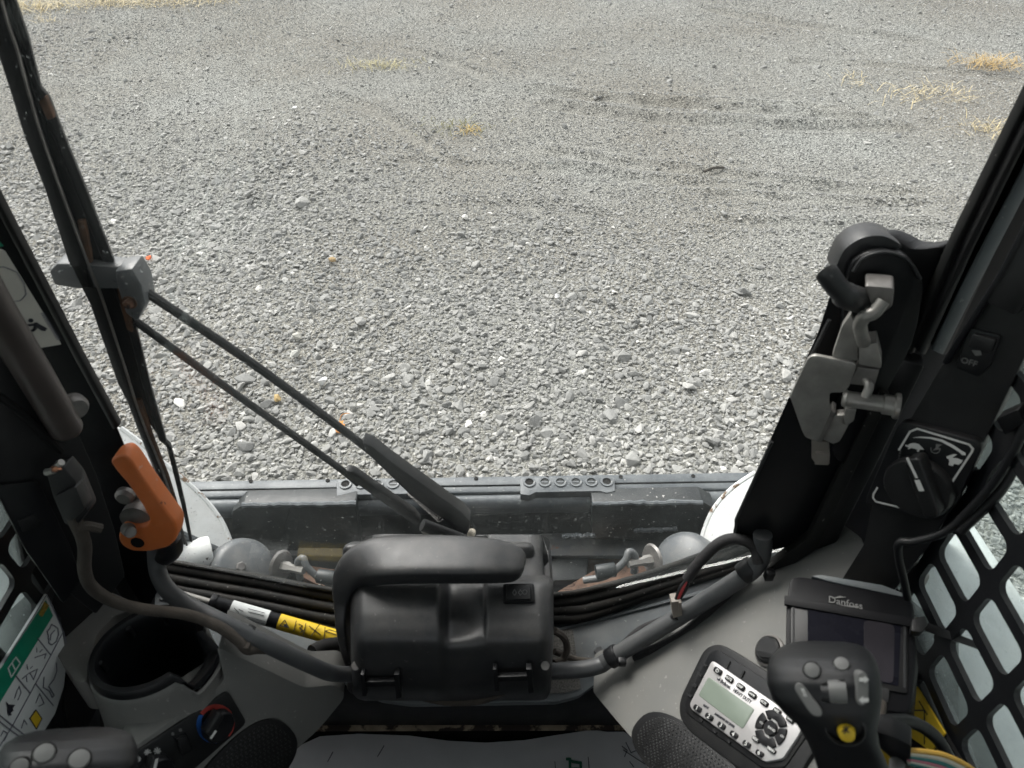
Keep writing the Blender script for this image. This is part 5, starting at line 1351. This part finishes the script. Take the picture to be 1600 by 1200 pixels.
def dial():
    root = thing('throttle_dial', 'black throttle dial with white tortoise and hare symbols on the right post', 'dial', TR.at(1440, 740))
    pl = PL(TR.p + TR.n * .010, TR.n)
    plate('panel', pl, [(1402, 664), (1414, 660), (1526, 690), (1534, 702), (1492, 790), (1470, 815), (1352, 788), (1354, 776)], -.014, 0, M['black2'], root, .004, .002)
    Z = lambda x, y: (1340 + x * .15, 640 + y * .15)
    fr = [Z(430, 420), Z(545, 230), Z(620, 200), Z(1160, 365), Z(1200, 410), Z(1190, 440), Z(980, 760)]
    def rib(name, pts, w): m = MB(); m.ribbon(pl, pts, w, .0006); return m.build(name, M['ink'], root, smooth=False)
    rib('frame_line', fr, .0018); rib('frame_line', [Z(205, 815), Z(165, 880), Z(160, 920), Z(190, 960), Z(400, 1010), Z(500, 1040), Z(645, 1065)], .0018)
    wedge = [Z(570, 293), Z(650, 284), Z(760, 288), Z(880, 315), Z(990, 368), Z(1080, 430), Z(1120, 450), Z(1125, 475), Z(1090, 475), Z(1060, 445), Z(970, 388), Z(870, 335), Z(760, 304), Z(650, 294)]
    blobs('speed_wedge', pl, [wedge], .0007, M['ink'], root)
    tort = [Z(495, 368), Z(520, 375), Z(545, 356), Z(590, 350), Z(635, 362), Z(665, 390), Z(690, 420), Z(650, 415), Z(635, 440), Z(620, 440), Z(618, 415), Z(560, 400), Z(530, 415), Z(520, 410), Z(535, 395), Z(500, 380)]
    hare = [Z(925, 490), Z(960, 478), Z(1000, 466), Z(1035, 470), Z(1000, 492), Z(985, 505), Z(1040, 510), Z(1085, 530), Z(1100, 515), Z(1080, 555), Z(1050, 575), Z(1005, 565), Z(990, 590), Z(945, 575), Z(955, 545), Z(950, 515), Z(930, 510)]
    blobs('tortoise_symbol', pl, [tort], .0007, M['ink'], root); blobs('hare_symbol', pl, [hare], .0007, M['ink'], root)
    blobs('hourglass_symbol', pl, [[Z(815, 360), Z(878, 368), Z(840, 392), Z(850, 415), Z(780, 425), Z(815, 395)]], .0007, M['button'], root)
    strokes('hourglass_ring', pl, [[Z(810 + 48 * math.cos(a), 412 + 44 * math.sin(a)) for a in np.linspace(-.2, 3.4, 10)]], .0008, .0007, M['button'], root)
    strokes('small_print', pl, [[Z(440 + 2 * k - 4.6 * k * 1.0, 430 + 12 * k), Z(440 + 2 * k - 4.6 * k + 10, 436 + 12 * k)] for k in range(0, 32, 2)], .0007, .0007, M['button'], root)
    q = pl.at(*Z(650, 790), 0)
    MB().lathe([(.033, -.002), (.033, .007), (.031, .010), (.028, .0105)], q, pl.n, 48).build('knob_base', M['black'], root)
    kn = MB().prism(round_poly([pl.at(x, y, .024) for x, y in (Z(470, 540), Z(640, 500), Z(860, 1090), Z(800, 1150), Z(690, 1130))], .006), -pl.n * .018).build('knob', M['black'], root, .004, 3)
    m = MB(); m.ribbon(pl, [Z(518, 510), Z(612, 705)], .0026, .0252); m.build('pointer', M['ink'], kn, smooth=False)
    m = MB(); m.ribbon(pl, [Z(625, 750), Z(660, 835)], .0052, .0252); m.build('pointer_tail', M['ink'], kn, smooth=False)
dial()

def off_switch(pl, pix_frame, pix_rock, tx, lab, icon):
    root = thing('rocker_switch', lab, 'switch', pl.at(*pix_frame[0]), 'post mounted switches')
    plate('bezel', pl, pix_frame, -.003, .003, M['black2'], root, .003, .0012)
    r_ = plate('rocker', pl, pix_rock, .001, .008, M['black'], root, .002, .0018)
    (x, y, x1, y1, h) = tx
    ptext('lettering', pl, 'OFF', x, y, x1, y1, h, M['button'], root, .0034)
    if icon: blobs('icon', pl, [icon], .0088, M['button'], r_)
off_switch(TR, [(1512, 512), (1564, 524), (1548, 572), (1528, 590), (1492, 574)], [(1520, 522), (1556, 532), (1548, 552), (1512, 542)], (1514, 566, 1530, 571, 10), 'small black off switch high on the right post trim', None)
blo = blobs('fan_icon', TR, [[(1518, 547), (1532, 548), (1534, 555), (1524, 556)]], .0045, M['button'], bpy.data.objects['rocker_switch'])
off_switch(TLm, [(16, 808), (60, 790), (84, 850), (72, 868), (36, 850)], [(28, 814), (56, 803), (65, 820), (36, 832)], (61, 832, 70, 830, 6), 'small black off switch low on the left post trim', None)

def decals():
    root = thing('warning_decal', 'aged cream warning decal with a falling person symbol on the left post', 'decal', TLm.at(40, 480))
    pl = TLm
    plate('sheet', pl, [(-120, 330), (-14, 384), (8, 392), (66, 486), (96, 538), (50, 546), (-60, 560)], 0, .0022, M['oldsticker'], root, .001)
    plate('green_band', pl, [(-120, 310), (-20, 358), (6, 384), (-14, 390), (-110, 345)], 0, .0028, M['green'], root)
    c = [(x * 6.66e-1 * 0 + x, y) for x, y in [(-20, 420), (6, 417), (26, 425), (38, 444), (41, 460), (32, 470), (10, 472), (-20, 470)]]
    strokes('circle_outline', pl, [c + [c[0]]], .0007, .0026, M['greyink'], root)
    z = lambda x, y: (x * .15, 380 + y * .15)
    head = [z(322 + 28 * math.cos(a), 806 + 22 * math.sin(a)) for a in np.linspace(0, 6.28, 12)[:-1]]
    body = [z(350, 830), z(385, 826), z(495, 888), z(470, 918), z(430, 910), z(385, 880), z(350, 860)]
    blobs('falling_figure', pl, [head, body], .0028, M['blackink'], root)
    strokes('falling_figure', pl, [[z(360, 850), z(240, 858), z(225, 862)], [z(375, 885), z(350, 910), z(275, 915)], [z(365, 870), z(350, 910)], [z(175, 800), z(320, 968)]], .0022, .0028, M['blackink'], root)
    strokes('small_print', pl, [[z(430 + k * 11.5, 735 + k * 19), z(462 + k * 11.5, 730 + k * 19)] for k in range(0, 15)], .0009, .0028, M['greyink'], root)
    # instruction sticker low on the left wall
    root = thing('instruction_sticker', 'white picture instruction sticker with green header on the left wall', 'sticker', WL.at(60, 1050))
    pl = PL((-.543, 0, 1), (1, 0, 0), (0, 1, 0))
    plate('sheet', pl, [(73, 928), (84, 950), (97, 986), (104, 1030), (100, 1072), (86, 1115), (58, 1160), (10, 1230), (-160, 1230), (-160, 1290), (-60, 1140)], -.003, 0, M['sticker'], root, .001)
    g_ = plate('green_header', pl, [(72, 938), (83, 962), (-90, 1245), (-120, 1230)], 0, .0006, M['green'], root)
    plate('header_patch', pl, [(70, 940), (77, 946), (66, 964), (61, 960)], .0004, .0012, mat('ochre_print', (.28, .18, .02), .5, var=.5, vs=300), root)
    strokes('book_symbol', pl, [[(13, 1044), (25, 1027), (32, 1036), (18, 1058), (13, 1044)], [(19, 1036), (25, 1048)]], .0014, .0012, M['sticker'], g_)
    b = lambda x, y: (x / 8, 880 + y / 8)
    k_ = lambda x, y: (x * .1416, 1030 + y * .1416)
    strokes('border_line', pl, [[b(582, 400), b(480, 570), b(60, 1240)], [b(590, 410), b(700, 640), b(800, 870), b(830, 1000)]], .0010, .0014, M['greyink'], root)
    strokes('grid_line', pl, [[b(470, 935), b(640, 1150)], [b(780, 880), b(640, 1150), k_(395, 270), k_(150, 720), k_(0, 960)], [k_(175, 180), k_(335, 375)], [k_(400, 275), k_(590, 510)], [k_(0, 620), k_(290, 850)], [k_(0, 690), k_(250, 880)]], .0011, .0012, M['greyink'], root)
    head = [b(645, 765), b(685, 785), b(725, 815), b(735, 890), b(705, 980), b(650, 1020), b(615, 1000), b(605, 900), b(592, 850), b(625, 820), b(645, 765)]
    strokes('head_symbol', pl, [head, [b(685, 840), b(640, 890), b(632, 960)]], .0013, .0012, M['greyink'], root)
    strokes('hand_symbol', pl, [[k_(300, 60), k_(310, 110)], [k_(340, 100), k_(360, 80)], [k_(250, 215), k_(330, 150), k_(415, 110), k_(375, 225), k_(330, 150)], [k_(295, 190), k_(300, 250)], [b(460, 1060), b(465, 1110)], [b(500, 1110), b(530, 1080)], [b(440, 1180), b(580, 1130), b(560, 1190)]], .0009, .0012, M['greyink'], root)
    strokes('arm_symbol', pl, [[k_(625, 40), k_(630, 130), k_(600, 220), k_(550, 285)], [k_(490, 200), k_(480, 310), k_(545, 350), k_(580, 420), k_(600, 400), k_(540, 300)]], .0012, .0012, M['greyink'], root)
    blobs('frog_figure', pl, [[k_(70, 470), k_(100, 500), k_(170, 505), k_(140, 540), k_(150, 570), k_(120, 590), k_(130, 620), k_(100, 625), k_(85, 580), k_(85, 530)]], .0013, M['blackink'], root)
    strokes('hand_symbol', pl, [[k_(165, 430), k_(190, 350), k_(215, 300), k_(235, 370), k_(200, 450)], [k_(400, 480), k_(440, 380), k_(490, 490), k_(430, 520)], [k_(240, 760), k_(270, 670), k_(300, 720)], [k_(10, 850), k_(40, 790), k_(90, 820), k_(50, 900)]], .0009, .0012, M['greyink'], root)
    d = plate('yellow_diamond', pl, [k_(400, 555), k_(470, 655), k_(408, 775), k_(332, 655)], 0, .0012, M['blackink'], root)
    plate('diamond_face', pl, [k_(400, 575), k_(458, 655), k_(406, 755), k_(344, 655)], .0008, .0020, M['yellow'], d)
decals()

def grab_bar():
    root = thing('grab_bar', 'worn grey brown grab bar sloping down the left post', 'grab bar', D(60, 580, .66))
    p = [D(-60, 390, .56), D(-10, 480, .60), D(45, 570, .655), D(92, 650, .71), D(108, 676, .73)]
    q = smooth_path(p, 6)
    mt = mat('worn_bar', (.060, .050, .047), .38, metal=.2, var=.35, vs=10, dust=.25, dustcol=(.22, .20, .18))
    MB().tube(q, [.0155] * (len(q) - 2) + [.014, .010], 20).build('bar', mt, root)
    pl = TLm
    MB().lathe([(.013, 0), (.013, .008), (.010, .014)], pl.at(113, 632, 0), pl.n, 20).build('mount_bolt', M['steeldark'], root)
    MB().tube(smooth_path([D(-30, 600, .62), D(40, 650, .68), D(95, 705, .74)], 5), .004, 8).build('wire', M['blackmatt'], root)
grab_bar()

def right_wires():
    root = thing('wire_bundle', 'coloured wire bundle with black plug hanging below the display', 'wiring', D(1400, 1170, .62))
    pl = PL3((1365, 1150, .575), (1420, 1180, .575), (1380, 1190, .60))
    plate('plug_body', pl, [(1364, 1142), (1396, 1152), (1424, 1166), (1422, 1196), (1402, 1194), (1362, 1158)], -.016, 0, M['black2'], root, .003, .002)
    for k, (mm, off) in enumerate((('wireyellow', -7), ('wirewhite', -1), ('wireteal', 5), ('wirepink', 10), ('wirewhite', 14), ('wireteal', 17))):
        pth = smooth_path([D(1420, 1178 + off * .8, .58), D(1450, 1182 + off, .585), D(1480, 1190 + off * 1.2, .59), D(1520, 1212 + off * 1.3, .60), D(1560, 1250 + off, .62)], 5)
        MB().tube(pth, .0023, 8).build('wire', M[mm], root)
    MB().tube(smooth_path([D(1366, 1150, .585), D(1370, 1136, .60), D(1395, 1126, .62), D(1430, 1130, .64), D(1465, 1155, .66), D(1490, 1200, .67)], 6), .0058, 12).build('black_lead', M['black2'], root)
    MB().tube(smooth_path([D(1375, 1100, .66), D(1372, 1130, .64), D(1390, 1160, .65), D(1420, 1200, .66)], 6), .0062, 10).build('braided_lead', M['brown'], root)
    MB().tube([D(1394, 1240, .56), D(1402, 1192, .585)], .006, 12).build('grey_pipe', M['button'], root)
    # yellow safety stickers behind the wires
    st = thing('safety_sticker', 'yellow black printed safety sticker on the right wall behind wires', 'sticker', WR.at(1420, 1130))
    pl = PL((.443, 0, 1), (-1, 0, 0), (0, 1, 0))
    plate('backing', pl, [(1330, 1060), (1424, 1050), (1436, 1080), (1500, 1190), (1470, 1240), (1330, 1240)], -.006, -.002, M['blackmatt'], st)
    plate('sheet', pl, [(1431, 1072), (1476, 1146), (1454, 1174), (1406, 1140), (1396, 1110), (1420, 1100)], -.002, 0, M['yellow'], st, .001)
    plate('sheet', pl, [(1361, 1108), (1380, 1112), (1394, 1140), (1410, 1190), (1418, 1230), (1388, 1230), (1372, 1170)], -.002, 0, M['yellow'], st, .001)
    strokes('print_line', pl, [[(1424, 1110), (1444, 1110), (1444, 1162)], [(1436, 1096), (1448, 1116)], [(1380, 1136), (1388, 1138), (1388, 1146)], [(1376, 1120), (1384, 1132)]], .0014, .0006, M['blackink'], st)
right_wires()

def edge_cable():
    root = thing('edge_cable', 'thin black cable looping along the right window screen below the dial', 'cable', D(1500, 800, .68))
    MB().tube(smooth_path([D(1640, 560, .60), D(1605, 660, .62), D(1560, 745, .65), D(1512, 800, .68), D(1475, 832, .70), D(1430, 846, .72), D(1406, 848, .73), D(1404, 870, .74), D(1412, 905, .75), D(1418, 935, .76)], 6), .0042, 10).build('cable', M['black2'], root)
    MB().tube(smooth_path([D(1640, 640, .62), D(1600, 700, .64), D(1560, 770, .66), D(1500, 830, .69)], 5), .005, 10).build('cable', M['black2'], root)
    plate('cable_clip', PL3((1570, 640, .63), (1600, 650, .62), (1575, 680, .64)), [(1556, 655), (1590, 640), (1600, 660), (1570, 680)], -.01, .004, M['black'], root, .002, .001)
edge_cable()
o = MB().prism(round_poly([WR.at(x, y, -.015) for x, y in ((1420, 900), (1402, 860), (1410, 850), (1448, 900), (1432, 930))], .004), (.004, 0, 0)).build('bracket', M['steel']); tag(o, 'small bent zinc bracket behind the display top', 'bracket')
